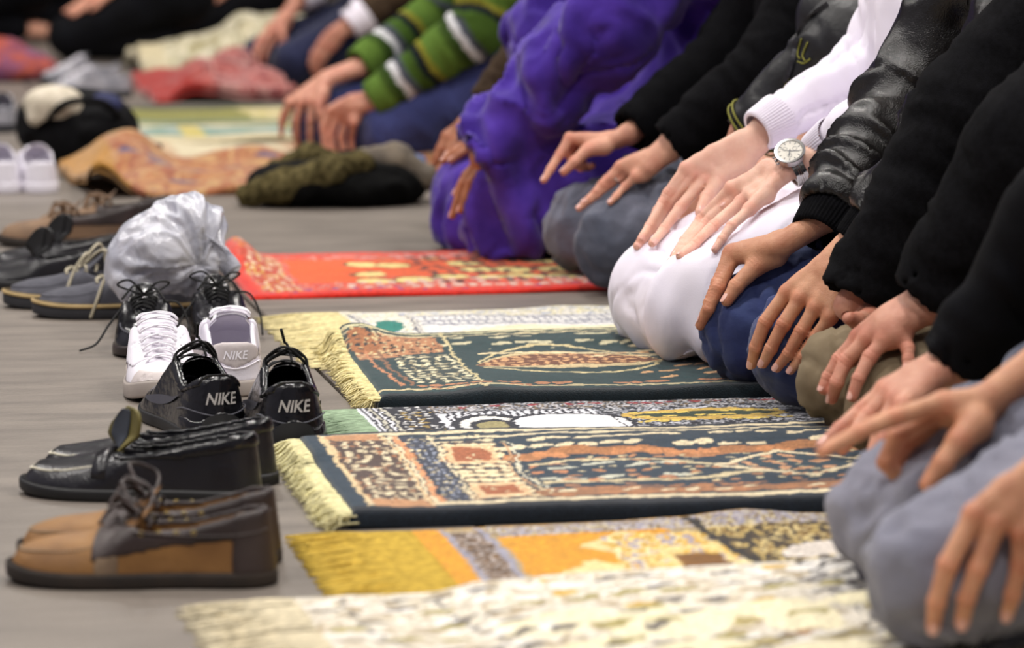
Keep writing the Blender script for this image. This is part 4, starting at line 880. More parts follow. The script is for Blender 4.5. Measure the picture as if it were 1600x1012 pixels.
pJ, aJ, rJ = person('far kneeling person in dark navy jeans and brown jacket', [(1.54, 11.9), (1.475, 12.2)], M_DARKJEAN, M_BROWNCLOTH, 'ruddy', [
    dict(side=-1, hand=H_JL, elbow=(640, -30, 11.8), cuff=(550, 36, .0), r=(.055, .066, .09), vs=.004), dict(side=1, hand=H_JR, elbow=(560, -60, 12.25), cuff=(470, -5, .0), r=(.05, .066, .09), vs=.004)], far=True, sv=.011, tv=.011, cuffs=dict(mat=M_THOBE, out=.012, **{'in': .06}, r0=.05, r1=.062))
fgp = 'people in black at the far end of the row'
for lab, kx, ky in (('person in black kneeling at the far end, closest to the white shoes', .93, 13.75), ('person in black kneeling beyond the cream rug', 1.50, 14.5),
                    ('person in black kneeling behind two others in black', 1.16, 15.6), ('person in black kneeling deepest in the background', .78, 17.0), ('person in black seated at the far left edge', .42, 15.2)):
    person(lab, [(kx, ky), (kx, ky+.26)], M_BLACKCLOTH, M_BLACKCLOTH, 'mid', [dict(side=-1, vs=.005), dict(side=1, vs=.005)], far=True, sv=.014, tv=.013, group=fgp)
# ---------------------------------------------------------------- shoes taken off in front of the rugs
class Outline:
    """plan outline of a shoe, heel at x = 0, toe at x = L"""
    def __init__(s, L, wh, wb, point=0.0, asym=.006):
        s.L = L; t = np.array([0, .012, .04, .09, .16, .26, .38, .5, .6, .7, .79, .87, .93, .972, .993, 1])
        k = np.array([0, .37, .66, .88, .98, 1.0, .97, 1.0, 1, 1, 1, 1, 1, 1, 1, 1.])
        b = np.array([wh*k[i] if t[i] <= .38 else 0 for i in range(16)])
        e = [(.5, .90), (.6, .97), (.7, 1.0), (.79, .97), (.87, .86-.05*point), (.93, .68-.08*point), (.972, .44-.06*point), (.993, .2), (1, 0)]
        for i, (tt, v) in enumerate(e): b[7+i] = wb*v
        b[6] = wh*.6+wb*.34
        tt = catmull(np.stack([t, b], 1), 6); tt[:, 1] = np.maximum(tt[:, 1], 0)
        x = tt[:, 0]*L; yc = asym*np.sin(np.clip(tt[:, 0], 0, 1)*math.pi*1.0)*(tt[:, 0] > .3)*(tt[:, 0]-.3)*2
        A = np.stack([x, tt[:, 1]+yc], 1); B = np.stack([x, -tt[:, 1]+yc], 1)[::-1][1:-1]
        s.p = np.concatenate([A, B])      # starts at the heel, runs along +y to the toe and back along -y
        d = np.linalg.norm(np.diff(np.vstack([s.p, s.p[:1]]), axis=0), axis=1); s.cum = np.concatenate([[0], np.cumsum(d)]); s.per = s.cum[-1]
        h = .002; s.lo = np.array([-.03, -.09]); s.h = h; nx = int((L+.06)/h)+2; ny = int(.18/h)+2
        X, Y = np.meshgrid(s.lo[0]+h*np.arange(nx), s.lo[1]+h*np.arange(ny), indexing='ij'); D = np.full(X.shape, 1e9); ins = np.zeros(X.shape, bool)
        q = np.vstack([s.p, s.p[:1]])
        for i in range(len(s.p)):
            a, c = q[i], q[i+1]; ab = c-a; l2 = ab@ab+1e-15
            u = np.clip(((X-a[0])*ab[0]+(Y-a[1])*ab[1])/l2, 0, 1)
            D = np.minimum(D, np.hypot(X-a[0]-u*ab[0], Y-a[1]-u*ab[1]))
            if abs(ab[1]) > 1e-12:
                cr = ((a[1] > Y) != (c[1] > Y)) & (X < a[0]+(Y-a[1])*ab[0]/ab[1]); ins ^= cr
        s.D = np.where(ins, -D, D).astype(np.float32)
    def d(s, x, y):
        u = np.clip((x-s.lo[0])/s.h, 0, s.D.shape[0]-1.001); v = np.clip((y-s.lo[1])/s.h, 0, s.D.shape[1]-1.001)
        i = u.astype(int); j = v.astype(int); a = u-i; b = v-j; D = s.D
        return D[i, j]*(1-a)*(1-b)+D[i+1, j]*a*(1-b)+D[i, j+1]*(1-a)*b+D[i+1, j+1]*a*b
    def at(s, arc):
        """point and outward normal at an arc length measured from the heel (positive towards +y)"""
        a = np.asarray(arc, float) % s.per; q = np.vstack([s.p, s.p[:1]])
        x = np.interp(a, s.cum, q[:, 0]); y = np.interp(a, s.cum, q[:, 1]); e = .004
        x1 = np.interp((a+e) % s.per, s.cum, q[:, 0]); y1 = np.interp((a+e) % s.per, s.cum, q[:, 1]); x0 = np.interp((a-e) % s.per, s.cum, q[:, 0]); y0 = np.interp((a-e) % s.per, s.cum, q[:, 1])
        tx, ty = x1-x0, y1-y0; l = np.hypot(tx, ty)+1e-9
        return x, y, -ty/l, tx/l
def lathe_sole(O, prof, spring=.0, heel=None):
    """rings of the outline at heights: prof = [(offset, z)]"""
    n = 150; arc = np.linspace(0, O.per, n, endpoint=False); x, y, nx, ny = O.at(arc); G_ = []
    for i in range(n):
        row = []
        for e, z in prof:
            t = x[i]/O.L; zz = z+spring*max(0, (t-.72)/.28)**2
            row.append([x[i]+nx[i]*e, y[i]+ny[i]*e, zz])
        G_.append(row)
    mb = MB(); mb.grid(G_, closed_u=True); m = len(prof)
    mb.F.append([i*m for i in range(n)]); mb.F.append([i*m+m-1 for i in range(n)][::-1]); return mb
FONT = {}
def text_mesh(txt, size, shear=.25):
    k = (txt, size, shear)
    if k in FONT: return FONT[k]
    cu = bpy.data.curves.new('lettering', 'FONT'); cu.body = txt; cu.size = size; cu.align_x = 'CENTER'; cu.align_y = 'CENTER'; cu.shear = shear; cu.resolution_u = 3; cu.offset = size*.018
    o = bpy.data.objects.new('lettering', cu); COL.objects.link(o); dg = bpy.context.evaluated_depsgraph_get(); dg.update()
    me = o.evaluated_get(dg).to_mesh(); V = np.array([v.co[:] for v in me.vertices]); F = [list(p.vertices) for p in me.polygons]
    bpy.data.objects.remove(o); bpy.data.curves.remove(cu); FONT[k] = (V, F); return V, F
def on_wall(O, V2, F, arc0, z0, ins, lift=.0016, flip=1):
    """bend a flat drawing (s, z) round the wall of the shoe; the wall leans in by ins per metre"""
    x, y, nx, ny = O.at(arc0+V2[:, 0]*flip); z = z0+V2[:, 1]; e = lift-ins*np.maximum(z-.018, 0)
    return np.stack([x+nx*e, y+ny*e, z], 1), F
LEN = .29
def make_shoe(name, P):
    """P: params. returns the Empty with its parts, heel at the origin, toe along +x"""
    L = P.get('L', LEN); O = Outline(L, P.get('wh', .035), P.get('wb', .049), P.get('point', 0)); root = empty(name)
    zs = P.get('zs', .020); ins = P.get('ins', .10); xo = P.get('xo', .52)*L; th = P.get('th', .0055); HT = np.array(P['ht']); cu = P.get('cu', 18.0)
    kt = np.array(P.get('kr', [(0, .008), (.45, .010), (.6, .022), (1, .026)])); crown = P.get('crown', 6.0)
    def fields(Q):
        x, y, z = Q[..., 0], Q[..., 1], Q[..., 2]; t = np.clip(x/L, 0, 1)
        dp = O.d(x, y)+ins*np.maximum(z-zs, 0)
        h = np.interp(t, HT[:, 0], HT[:, 1]); hh = h-crown*y*y*np.clip((t-.5)/.12, 0, 1); k = np.interp(t, kt[:, 0], kt[:, 1])
        return x, y, z, t, dp, hh, k
    def outer(Q, g=0.0):
        x, y, z, t, dp, hh, k = fields(Q); d = smax(dp-g, z-hh-g, k); return np.maximum(d, zs-.004-z), x, y, z, t, dp, hh
    def shell(Q, g=0.0):
        d, x, y, z, t, dp, hh = outer(Q, g)
        cav = smax(smax(dp+th, (zs+.006)-z, .006), x-(xo-cu*y*y), .006)
        return smax(d, -cav, .003)
    lo = (-.012, -.075, 0.0); hi = (L+.012, .075, HT[:, 1].max()+.02); vs = P.get('vs', .0031)
    def net(fn): V, Q = surfnet(fn, lo, hi, vs); return relax(V, Q, 1), Q
    V, Q = net(shell)
    if P.get('crease'): 
        N = vnormals(V, Q); w = sstep(.45, .6, V[:, 0]/L)*sstep(.85, .7, V[:, 0]/L)*sstep(zs+.01, zs+.03, V[:, 2]); V = V+N*(P['crease']*w*np.sin(V[:, 0]*260+6*fbm(V*30, 3, 2)))[:, None]
    if P.get('wrinkle'):
        N = vnormals(V, Q); V = V+N*(P['wrinkle']*(fbm(V*np.array([40, 40, 90]), 5, 3)-.5)*2)[:, None]
    up = put('upper', mesh_np(V, Q), P['mat'], root)
    if P.get('lining'):       # inside of the shoe
        mbk = MB(); n = 60; arc = np.linspace(0, O.per, n, endpoint=False); x, y, nx, ny = O.at(arc); G_ = []
        for i in range(n):
            xx = min(x[i], xo*1.02); e = -th-.002; G_.append([[xx+nx[i]*e*1.2, y[i]+ny[i]*e, zs+.0075], [xx*.96+.006, y[i]*.5, zs+.0085]])
        mbk.grid(G_, closed_u=True); mbk.F.append([i*2+1 for i in range(n)][::-1]); mbk.build('insole', P['lining'], root)
    for nm, m, g, fn in P.get('panels', ()):   # overlaid panels, each its own mesh
        def pf(Qp, fn=fn, g=g):
            a = shell(Qp, g); x, y, z = Qp[..., 0], Qp[..., 1], Qp[..., 2]; b = outer(Qp, -.003)[0]
            return np.maximum(np.maximum(a, -b), fn(x/L, y, z))
        V, Q = net(pf)
        if len(V) > 10: put(nm, mesh_np(V, Q), m, root)
    e = P.get('sole_out', .003)
    sp = P.get('spring', .006)
    so = lathe_sole(O, P.get('sole_prof') or [(-.006+e, 0), (e-.001, .0015), (e, .004), (e, zs-.004), (e-.001, zs-.001), (e-.005, zs)], sp).build('sole', P['sole'], root)
    if P.get('welt'): lathe_sole(O, [(e-.004, zs-.001), (e+.0012, zs), (e+.0012, zs+.005), (e-.003, zs+.006)], sp).build('welt', P['welt'], root)
    ztop = lambda x: float(np.interp(x/L, HT[:, 0], HT[:, 1]))
    # tongue
    if P.get('tongue'):
        tm, l0, l1, tw, rise, curl = P['tongue']; G_ = []
        for i in range(12):
            u = i/11; x = l0*L+(l1-l0)*L*u; z = ztop(l0*L)-.004+rise*u+curl*u*u; row = []
            for j in range(9):
                v = (j/8-.5)*2; ww = tw*(1-.25*(1-u))*(1-.35*max(0, u-.75)*4*abs(v)**3); row.append([x-.006*(1-v*v)*u, v*ww, z-.010*v*v+.002])
            G_.append(row)
        T = np.array(G_); mbt = MB(); mbt.grid(T); off = np.cross(T[1:, :-1]-T[:-1, :-1], T[:-1, 1:]-T[:-1, :-1])
        T2 = T.copy(); T2[..., 2] -= .005; T2[..., 0] += .003; mbt.grid(T2[:, ::-1])
        n = 9
        for i in range(11):
            for j0, j1 in ((0, 8), (8, 0)): mbt.F.append([i*n+j0, (i+1)*n+j0, 108+(i+1)*n+j1, 108+i*n+j1] if j0 == 0 else [(i+1)*n+j0, i*n+j0, 108+i*n+j1, 108+(i+1)*n+j1])
        mbt.F.append([11*n+j for j in range(9)]+[108+11*n+j for j in range(9)])
        mbt.build('tongue', tm, root)
    # laces criss-crossing the throat
    if P.get('laces'):
        lm, rows, x0, x1, w0, w1, r, lift = P['laces']; mbl = MB()
        for i in range(rows):
            u = i/max(rows-1, 1); x = (x0+(x1-x0)*u)*L; w = w0+(w1-w0)*u; z = ztop(x)+lift+P.get('lace_rise', 0)*u
            x2 = x+(x1-x0)*L/max(rows-1, 1)*.8; w2 = w0+(w1-w0)*min(1, u+1/rows)
            for sgn in (1, -1):
                pts = [[x, -w*sgn, z-.006], [x+.002, -w*.7*sgn, z+.001], [(x+x2)/2, 0, z+.004+.001*sgn], [x2-.002, w2*.7*sgn, z+.001], [x2, w2*sgn, z-.006]]
                mbl.tube(catmull(pts, 4), r, 6, flat=.6)
        for ln in P.get('bows', ()): mbl.tube(catmull(np.array(ln)*[L/.29, 1, 1], 7), r, 6)
        mbl.build('lace', lm, root)
    if P.get('stitch'):
        sm, inset, t0, n = P['stitch']; arc = np.linspace(O.per*t0, O.per*(1-t0), n); mbs = MB()
        x, y, nx, ny = O.at(arc)
        for i in range(n-1):
            for_x = x[i]-nx[i]*inset; for_y = y[i]-ny[i]*inset; gx = (x[i]*.45+x[i+1]*.55)-nx[i]*inset; gy = (y[i]*.45+y[i+1]*.55)-ny[i]*inset
            qq = np.array([[for_x, for_y, .03], [gx, gy, .03]])
            zz = []
            for q in qq:
                zc = np.linspace(zs, .09, 60); dd = shell(np.stack([np.full(60, q[0]), np.full(60, q[1]), zc], -1)); h_ = np.argwhere(dd < 0); zz.append(zc[h_[-1, 0]] if len(h_) else zs+.01)
            qq[:, 2] = np.array(zz)+.0012
            d = qq[1]-qq[0]; mbs.tube([qq[0], qq[0]+d*.7], .0016, 5)
        mbs.build('stitching', sm, root)
    for ex in P.get('extra', ()): ex(O, root, L, ins, ztop, shell)
    return root
def letters(txt, size, arc, z, m, name='lettering', flip=1, lift=.0022):
    def ex(O, root, L, ins, ztop, shell):
        V, F = text_mesh(txt, size); W3, F = on_wall(O, V, F, arc*L if abs(arc) < 1 else arc, z, ins, lift, flip)
        mb = MB(); mb.add(W3, F); mb.build(name, m, root, smooth=False)
    return ex
def swoosh(side, m, z=.036, s=1.0, lift=.0022, start=.30):
    def ex(O, root, L, ins, ztop, shell):
        n = 22; u = np.linspace(0, 1, n); top = np.stack([u*.13-.0, .030*(u**1.0)*0+.004+.030*np.clip(u-.12, 0, 1)**1.1*1.15], 1)
        # a tick shape: thick rounded hook at the front end, tapering up to the rear
        x = u*.135; lo_ = -.012*np.sin(np.clip(u*2.2, 0, math.pi))+.034*u**1.6; hi_ = lo_+.018*np.sin(math.pi*np.clip(u*.9+.06, 0, 1))*(1-u)**.55
        hi_[0] = lo_[0]+.004; V2 = np.concatenate([np.stack([-x, lo_], 1), np.stack([-x, hi_], 1)])*s; F = [[i, i+1, n+i+1, n+i] for i in range(n-1)]
        arc = (start*L+.135*s); V2[:, 0] = V2[:, 0]
        W3, F = on_wall(O, V2, F, 0, z, ins, lift); 
        a = arc+V2[:, 0]
        x_, y_, nx, ny = O.at(a*side); zz = z+V2[:, 1]; e = lift-ins*np.maximum(zz-.02, 0); W3 = np.stack([x_+nx*e, y_+ny*e, zz], 1)
        mb = MB(); mb.add(W3, F); mb.build('swoosh', m, root)
    return ex
def place(o, x, y, heading_deg, label, cat='shoe', group=None, tilt=0.0, z=0.0):
    o.location = (x, y, z); o.rotation_euler = (0, tilt, math.radians(heading_deg)); tag(o, label, cat, group); return o

M_TAN = mat('tan_leather', (142, 102, 56), .55, (114, 78, 40), 18, bump=.0006, bscale=300, spec=.35)
M_DKBROWN = mat('dark_brown_leather', (58, 46, 44), .42, (40, 31, 30), 18, bump=.0006, bscale=300, spec=.4)
M_TAUPE = mat('worn_taupe_leather', (140, 118, 92), .6, (110, 90, 70), 30)
M_BROWNSOLE = mat('brown_rubber', (46, 36, 28), .8, (34, 27, 22), 30)
M_BLKLEATHER = mat('smooth_black_leather', (27, 26, 31), .3, (17, 16, 20), 14, bump=.0005, bscale=240, spec=.5)
M_BLKSHINY = mat('glossy_black_leather', (14, 14, 19), .22, (8, 8, 11), 12, bump=.0009, bscale=120, spec=.55)
M_BLKRUBBER = mat('black_rubber', (18, 18, 20), .55, (12, 12, 13), 30)
M_GREYLETTER = mat('silver_print', (176, 172, 168), .4, (150, 146, 142), 60)
M_DKLINE = mat('grey_piping', (74, 74, 84), .5)
M_LACEBLK = mat('black_lace', (16, 16, 18), .75, (9, 9, 10), 80)
M_WHITE = mat('white_leather', (232, 228, 236), .5, (222, 218, 228), 10, spec=.35, bump=.0003, bscale=400)
M_WHITEGREY = mat('light_grey_leather', (196, 186, 184), .55, (180, 172, 172), 12)
M_WHITESOLE = mat('grey_rubber_cup', (176, 166, 158), .65, (158, 148, 142), 20)
M_WHITELACE = mat('white_lace', (240, 236, 242), .85, (226, 222, 230), 80)
M_LAV = mat('lavender_lining', (160, 152, 178), .9, (140, 134, 158), 20)
M_GREYSUEDE = mat('grey_suede', (84, 84, 92), .95, (66, 66, 74), 30, bump=.0006, bscale=500)
M_BEIGE = mat('beige_trim', (190, 164, 116), .8, (170, 146, 100), 30)
M_LACEBEIGE = mat('beige_lace', (186, 178, 156), .85, (160, 152, 130), 60)
M_OLIVELIN = mat('olive_lining', (112, 102, 52), .7, (88, 82, 46), 12)
M_SLATE = mat('slate_lining', (54, 60, 70), .6, (40, 44, 54), 10)
M_DARKGREYSOLE = mat('dark_grey_rubber', (48, 48, 52), .8, (38, 38, 42), 20)
M_STITCH = mat('pale_thread', (226, 220, 200), .8)
M_BRASS = mat('brass_eyelet', (186, 160, 90), .35, metal=.8)
M_WORNBROWN = mat('worn_brown_leather', (120, 92, 66), .7, (86, 64, 46), 12, bump=.0006, bscale=300)
M_SILVER = mat('silver_mesh_fabric', (166, 164, 170), .6, (120, 120, 128), 20)

def bow(zb, s=1.0, dz=0.0):
    """two loops and two ends of a tied lace above the throat (x along the shoe)"""
    x = .150
    return [[[x, 0, zb], [x+.012*s, .022*s, zb+.020*s], [x-.012, .040*s, zb+.016*s], [x-.010, .022*s, zb+.004], [x, 0, zb]],
            [[x, 0, zb], [x+.016*s, -.022*s, zb+.024*s], [x-.006, -.042*s, zb+.014*s], [x-.010, -.020*s, zb+.004], [x, 0, zb]],
            [[x, 0, zb], [x+.020, .018, zb+.012], [x+.034, .034, zb-.006]], [[x, 0, zb], [x+.022, -.014, zb+.016], [x+.036, -.034, zb-.004]]]
def eyelets(O, root, L, ins, ztop, shell):
    for sd in (1, -1):
        for arc in np.linspace(.10, .155, 4):
            for zz in (.060,):
                x, y, nx, ny = O.at(arc*sd); mb = MB()
                c = np.array([x, y, zz])-np.array([nx, ny, 0])*ins*(zz-.02); n = np.array([nx, ny, 0]); n = n/np.linalg.norm(n); a = np.cross(n, [0, 0, 1])
                pts = [c+n*.0015+.0022*(a*math.cos(q)+np.array([0, 0, 1])*math.sin(q)) for q in np.linspace(0, 2*math.pi, 9)]; mb.tube(pts, .0009, 5, cap=False); mb.build('eyelet', M_BRASS, root)
def side_lace(O, root, L, ins, ztop, shell):
    mb = MB()
    for sd in (1, -1):
        arc = np.linspace(.012, .165, 26); x, y, nx, ny = O.at(arc*sd); zz = .062-.006*np.sin(np.linspace(0, math.pi, 26)); e = .0015-ins*(zz-.02)
        mb.tube(np.stack([x+nx*e, y+ny*e, zz], 1), .0018, 5)
    mb.build('side_lace', M_DKBROWN, root)
BOAT_HT = [(0, .084), (.10, .080), (.3, .064), (.45, .060), (.52, .066), (.58, .063), (.7, .054), (.85, .048), (.95, .040), (1, .030)]
boat = make_shoe('boat_shoe', dict(mat=M_TAN, sole=M_BROWNSOLE, ht=BOAT_HT, xo=.56, lining=M_DKBROWN, zs=.018, ins=.12, wrinkle=.0008,
    panels=[('collar_panel', M_DKBROWN, .0020, lambda t, y, z: np.maximum(np.maximum((.046+.010*np.clip((.3-t)/.3, 0, 1)-.016*np.clip((t-.35)/.3, 0, 1))-z, (t-.66)*.29), -1)), ('heel_patch', M_DKBROWN, .0026, lambda t, y, z: (t-.145)*.29), ('vamp_patch', M_TAUPE, .0016, lambda t, y, z: np.maximum(np.maximum(np.abs(t-.60)*.29-.013, z-.046), -y)), ('vamp_patch', M_TAUPE, .0016, lambda t, y, z: np.maximum(np.maximum(np.abs(t-.60)*.29-.013, z-.046), y))],
    tongue=(M_TAN, .60, .47, .027, .016, .010), laces=(M_DKBROWN, 3, .60, .50, .018, .022, .0022, .004), bows=bow(.074, 1.25), extra=[eyelets, side_lace], stitch=(M_TAUPE, .012, .30, 60)))
place(boat, .478, 3.680, 164, 'two-tone tan and dark brown boat shoe, nearest of all shoes', group='boat shoes with dark laces')
place(copy_tree(boat), .498, 3.795, 166, 'tan boat shoe hidden behind its near partner', group='boat shoes with dark laces')

def strap(O, root, L, ins, ztop, shell):
    mb = MB()
    x, y, nx, ny = O.at(np.array([0.0])); G_ = []
    for t in (.60, .63, .66):
        row = []
        for v in np.linspace(-1, 1, 25):
            xx = t*L; yy = v*.050; zc = np.linspace(.02, .09, 70); dd = shell(np.stack([np.full(70, xx), np.full(70, yy), zc], -1)); h = np.argwhere(dd < 0)
            row.append([xx, yy, (zc[h[-1, 0]] if len(h) else .022)+.0035])
        G_.append(row)
    mb.grid(G_); o = mb.build('strap', M_BLKLEATHER, root); s = o.modifiers.new('solid', 'SOLIDIFY'); s.thickness = .003
def flap(O, root, L, ins, ztop, shell):
    """the loafer's tongue folded up and out, olive lining showing"""
    G_ = []
    for i in range(25):
        u = 1-(1-i/24)**1.6; row = []
        for j in range(17):
            v = (j/16-.5)*2; ww = .030*math.sqrt(max(.0, 1-max(0, (u-.45)/.55)**2.4))*(.8+.2*min(u*3, 1))
            lx = -.016*u+.014*u*u+.014*v*v*u; ly = v*ww; cy, sy = math.cos(.95), math.sin(.95)
            row.append([.585*L-lx*cy-ly*sy*min(1, u*2.5)-.012*u, (lx*sy*min(1, u*2.5)+ly*cy), ztop(.58*L)-.008+.060*u])
        G_.append(row)
    mb = MB(); mb.grid(G_); o = mb.build('tongue', M_OLIVELIN, root); s = o.modifiers.new('solid', 'SOLIDIFY'); s.thickness = .004
    mb = MB(); P_ = np.array(G_)[2:21, 3:13].copy(); P_[..., 1] += .0045; P_[..., 0] += .002; mb.grid(P_); o = mb.build('tongue_face', M_SLATE, root); s = o.modifiers.new('solid', 'SOLIDIFY'); s.thickness = .0012
LOAF_HT = [(0, .084), (.1, .080), (.3, .067), (.45, .058), (.56, .060), (.66, .054), (.8, .046), (.92, .040), (1, .028)]
loaf = make_shoe('loafer', dict(L=.305, mat=M_BLKLEATHER, sole=M_BLKRUBBER, ht=LOAF_HT, xo=.60, lining=M_SLATE, zs=.016, ins=.11, wrinkle=.0007,
    stitch=(M_STITCH, .012, .29, 74), extra=[strap, flap], panels=[('collar_binding', M_BLKSHINY, .0022, lambda t, y, z: np.maximum((.052+.016*np.clip((.3-t)/.3, 0, 1)-.002*np.clip((t-.4)/.2, 0, 1))-z, (t-.58)*.3))]))
place(loaf, .527, 4.178, 157, 'black leather loafer with its olive tongue standing up, the nearer one', group='black loafers')
lf2 = copy_tree(loaf)
for ch in list(lf2.children):
    if ch.name.startswith('tongue'): bpy.data.objects.remove(ch)
place(lf2, .560, 4.290, 159, 'black leather loafer mostly hidden behind the nearer loafer', group='black loafers')

SNK_HT = [(0, .098), (.04, .096), (.10, .084), (.20, .070), (.30, .076), (.42, .096), (.48, .100), (.56, .086), (.66, .064), (.8, .052), (.92, .044), (1, .032)]
def piping(z, amp, m, arc0=.0, span=.09, name='piping'):
    def ex(O, root, L, ins, ztop, shell):
        a = np.linspace(-span, span, 50); x, y, nx, ny = O.at(a); zz = z+amp*np.cos(a/span*math.pi*1.5); e = .0024-ins*np.maximum(zz-.02, 0)
        mb = MB(); mb.tube(np.stack([x+nx*e, y+ny*e, zz], 1), .0011, 5); mb.build(name, m, root)
    return ex
def heel_plug(m):
    def ex(O, root, L, ins, ztop, shell):
        V = []; F = []; n = 15; m_ = 6
        G_ = []
        for i in range(n):
            a = (i/(n-1)-.5)*.060; row = []
            for j in range(m_):
                u = j/(m_-1); hh = .036*(1-(a/.031)**4)**.5 if abs(a) < .031 else 0; zz = .002+(hh)*u; x, y, nx, ny = O.at(np.array([a])); e = .0036-ins*max(zz-.02, 0)
                row.append([x[0]+nx[0]*e, y[0]+ny[0]*e, zz])
            G_.append(row)
        mb = MB(); mb.grid(G_); mb.build('heel_plug', m, root)
    return ex
def lace_arcs(m, z, spread, tip, seed):
    """untied laces arching up over the opening"""
    def ex(O, root, L, ins, ztop, shell):
        rs = np.random.RandomState(seed); mb = MB()
        for k in range(4):
            s = 1 if k % 2 else -1; h = z+.018+.012*k/4
            mb.tube(catmull([[.15-.01*k, s*.030, z-.008], [.132, s*.026, z+.008], [.118-.006*k, s*.004, h], [.126, -s*.022, z+.006], [.15, -s*.030, z-.010]], 7), .0019, 6)
        mb.tube(catmull([[.118, .002, z+.030], [.108, .004*tip, z+.036], [.088, .009*tip, z+.052]], 5), .0021, 6)
        mb.tube(catmull([[.118, .0, z+.030], [.112, -.004*tip, z+.020], [.10, -.006*tip, z+.006]], 5), .0019, 6)
        mb.build('lace_end', m, root)
    return ex
blk = dict(L=.295, mat=M_BLKSHINY, sole=M_BLKRUBBER, ht=SNK_HT, xo=.62, lining=M_BLKRUBBER, zs=.018, ins=.20, wh=.047, wb=.052, th=.009, cu=18, kr=[(0, .014), (.45, .014), (.6, .024), (1, .028)], wrinkle=.0012, sole_out=.002,
    panels=[('heel_counter', M_BLKSHINY, .0016, lambda t, y, z: np.maximum((t-.20)*.28, z-(.036+.006*np.cos(np.clip(y/.04, -1, 1)*4)))), ('collar_padding', M_BLKSHINY, .0026, lambda t, y, z: np.maximum(np.abs(t-.26)*.28-.052, .060+.02*np.abs(t-.24)*4-z))],
    tongue=(M_BLKSHINY, .62, .40, .028, .024, .008), laces=(M_LACEBLK, 4, .66, .50, .017, .024, .0019, .003), lace_rise=.006,
    extra=[letters('NIKE', .022, 0, .058, M_GREYLETTER, lift=.0030, flip=-1), piping(.040, -.004, M_DKLINE), heel_plug(M_BLKRUBBER), swoosh(1, M_DKLINE, .036), swoosh(-1, M_DKLINE, .036), lace_arcs(M_LACEBLK, .098, .03, 1, 3)])
nk = make_shoe('sneaker', blk)
gL = G(348, 692); gR = G(460, 705)
place(nk, gL[0], gL[1], 99, 'glossy black sneaker turned left with grey lettering on its heel', group='black sneakers with untied laces')
place(copy_tree(nk), gR[0], gR[1], 87, 'glossy black sneaker, heel to the camera, beside the green fringe', group='black sneakers with untied laces')

WHT_HT = [(0, .078), (.05, .077), (.14, .068), (.25, .064), (.36, .074), (.46, .092), (.52, .096), (.58, .086), (.68, .068), (.8, .055), (.92, .048), (1, .036)]
wht = dict(L=.292, mat=M_WHITE, sole=M_WHITESOLE, ht=WHT_HT, xo=.58, lining=M_LAV, zs=.024, ins=.10, wh=.040, wb=.052, th=.008, sole_out=.004, spring=.012,
    panels=[('toe_cap', M_WHITEGREY, .0016, lambda t, y, z: np.maximum((.845-t)*.29, z-.046)), ('heel_tab', M_WHITEGREY, .0018, lambda t, y, z: np.maximum((t-.13)*.29, .040+.012*np.abs(y)/.03-z)), ('eyestay', M_WHITE, .002, lambda t, y, z: np.maximum(np.abs(t-.62)*.29-.045, .046-z))],
    tongue=(M_WHITE, .66, .40, .033, .030, .012), laces=(M_WHITELACE, 7, .80, .50, .020, .030, .0026, .003), lace_rise=.012,
    extra=[letters('NIKE', .017, 0, .060, M_WHITELACE, lift=.0032, flip=-1), swoosh(1, M_WHITEGREY, .042), swoosh(-1, M_WHITEGREY, .042), piping(.045, -.004, M_WHITELACE, span=.07)])
wk = make_shoe('sneaker', wht)
gt = G(254, 632); a = math.radians(-93)
place(wk, gt[0]-.292*math.cos(a), gt[1]-.292*math.sin(a), -93, 'white sneaker with its toe towards the camera and long laces', group='white sneakers')
g2 = G(368, 620)
place(copy_tree(wk), g2[0], g2[1], 86, 'white sneaker with its heel towards the camera, grey heel tab', group='white sneakers')

ox = make_shoe('oxford_shoe', dict(L=.295, mat=M_BLKSHINY, sole=M_DKBROWN, ht=[(0, .066), (.15, .060), (.3, .056), (.44, .072), (.52, .078), (.6, .070), (.7, .060), (.84, .052), (.94, .044), (1, .034)], xo=.54, lining=M_SLATE, zs=.016, ins=.10, point=.4, wb=.050, wrinkle=.0012,
    tongue=(M_BLKSHINY, .60, .42, .026, .022, .010), laces=(M_LACEBLK, 5, .66, .50, .016, .024, .0019, .004), bows=bow(.086, 1.0)+[[[.155, -.03, .07], [.17, -.055, .04], [.19, -.075, .012], [.21, -.10, .004]], [[.155, .03, .075], [.15, .055, .07], [.16, .07, .04], [.18, .072, .006]]], stitch=(M_DKLINE, .010, .34, 40)))
gt = G(222, 562); a = math.radians(-97)
place(ox, gt[0]-.295*math.cos(a), gt[1]-.295*math.sin(a), -97, 'black lace-up dress shoe left of its pair, lace trailing on the floor', group='black dress shoes under the plastic bag')
gt = G(352, 545); a = math.radians(-91)
place(copy_tree(ox), gt[0]-.295*math.cos(a), gt[1]-.295*math.sin(a), -91, 'black lace-up dress shoe right of its pair behind the white sneakers', group='black dress shoes under the plastic bag')

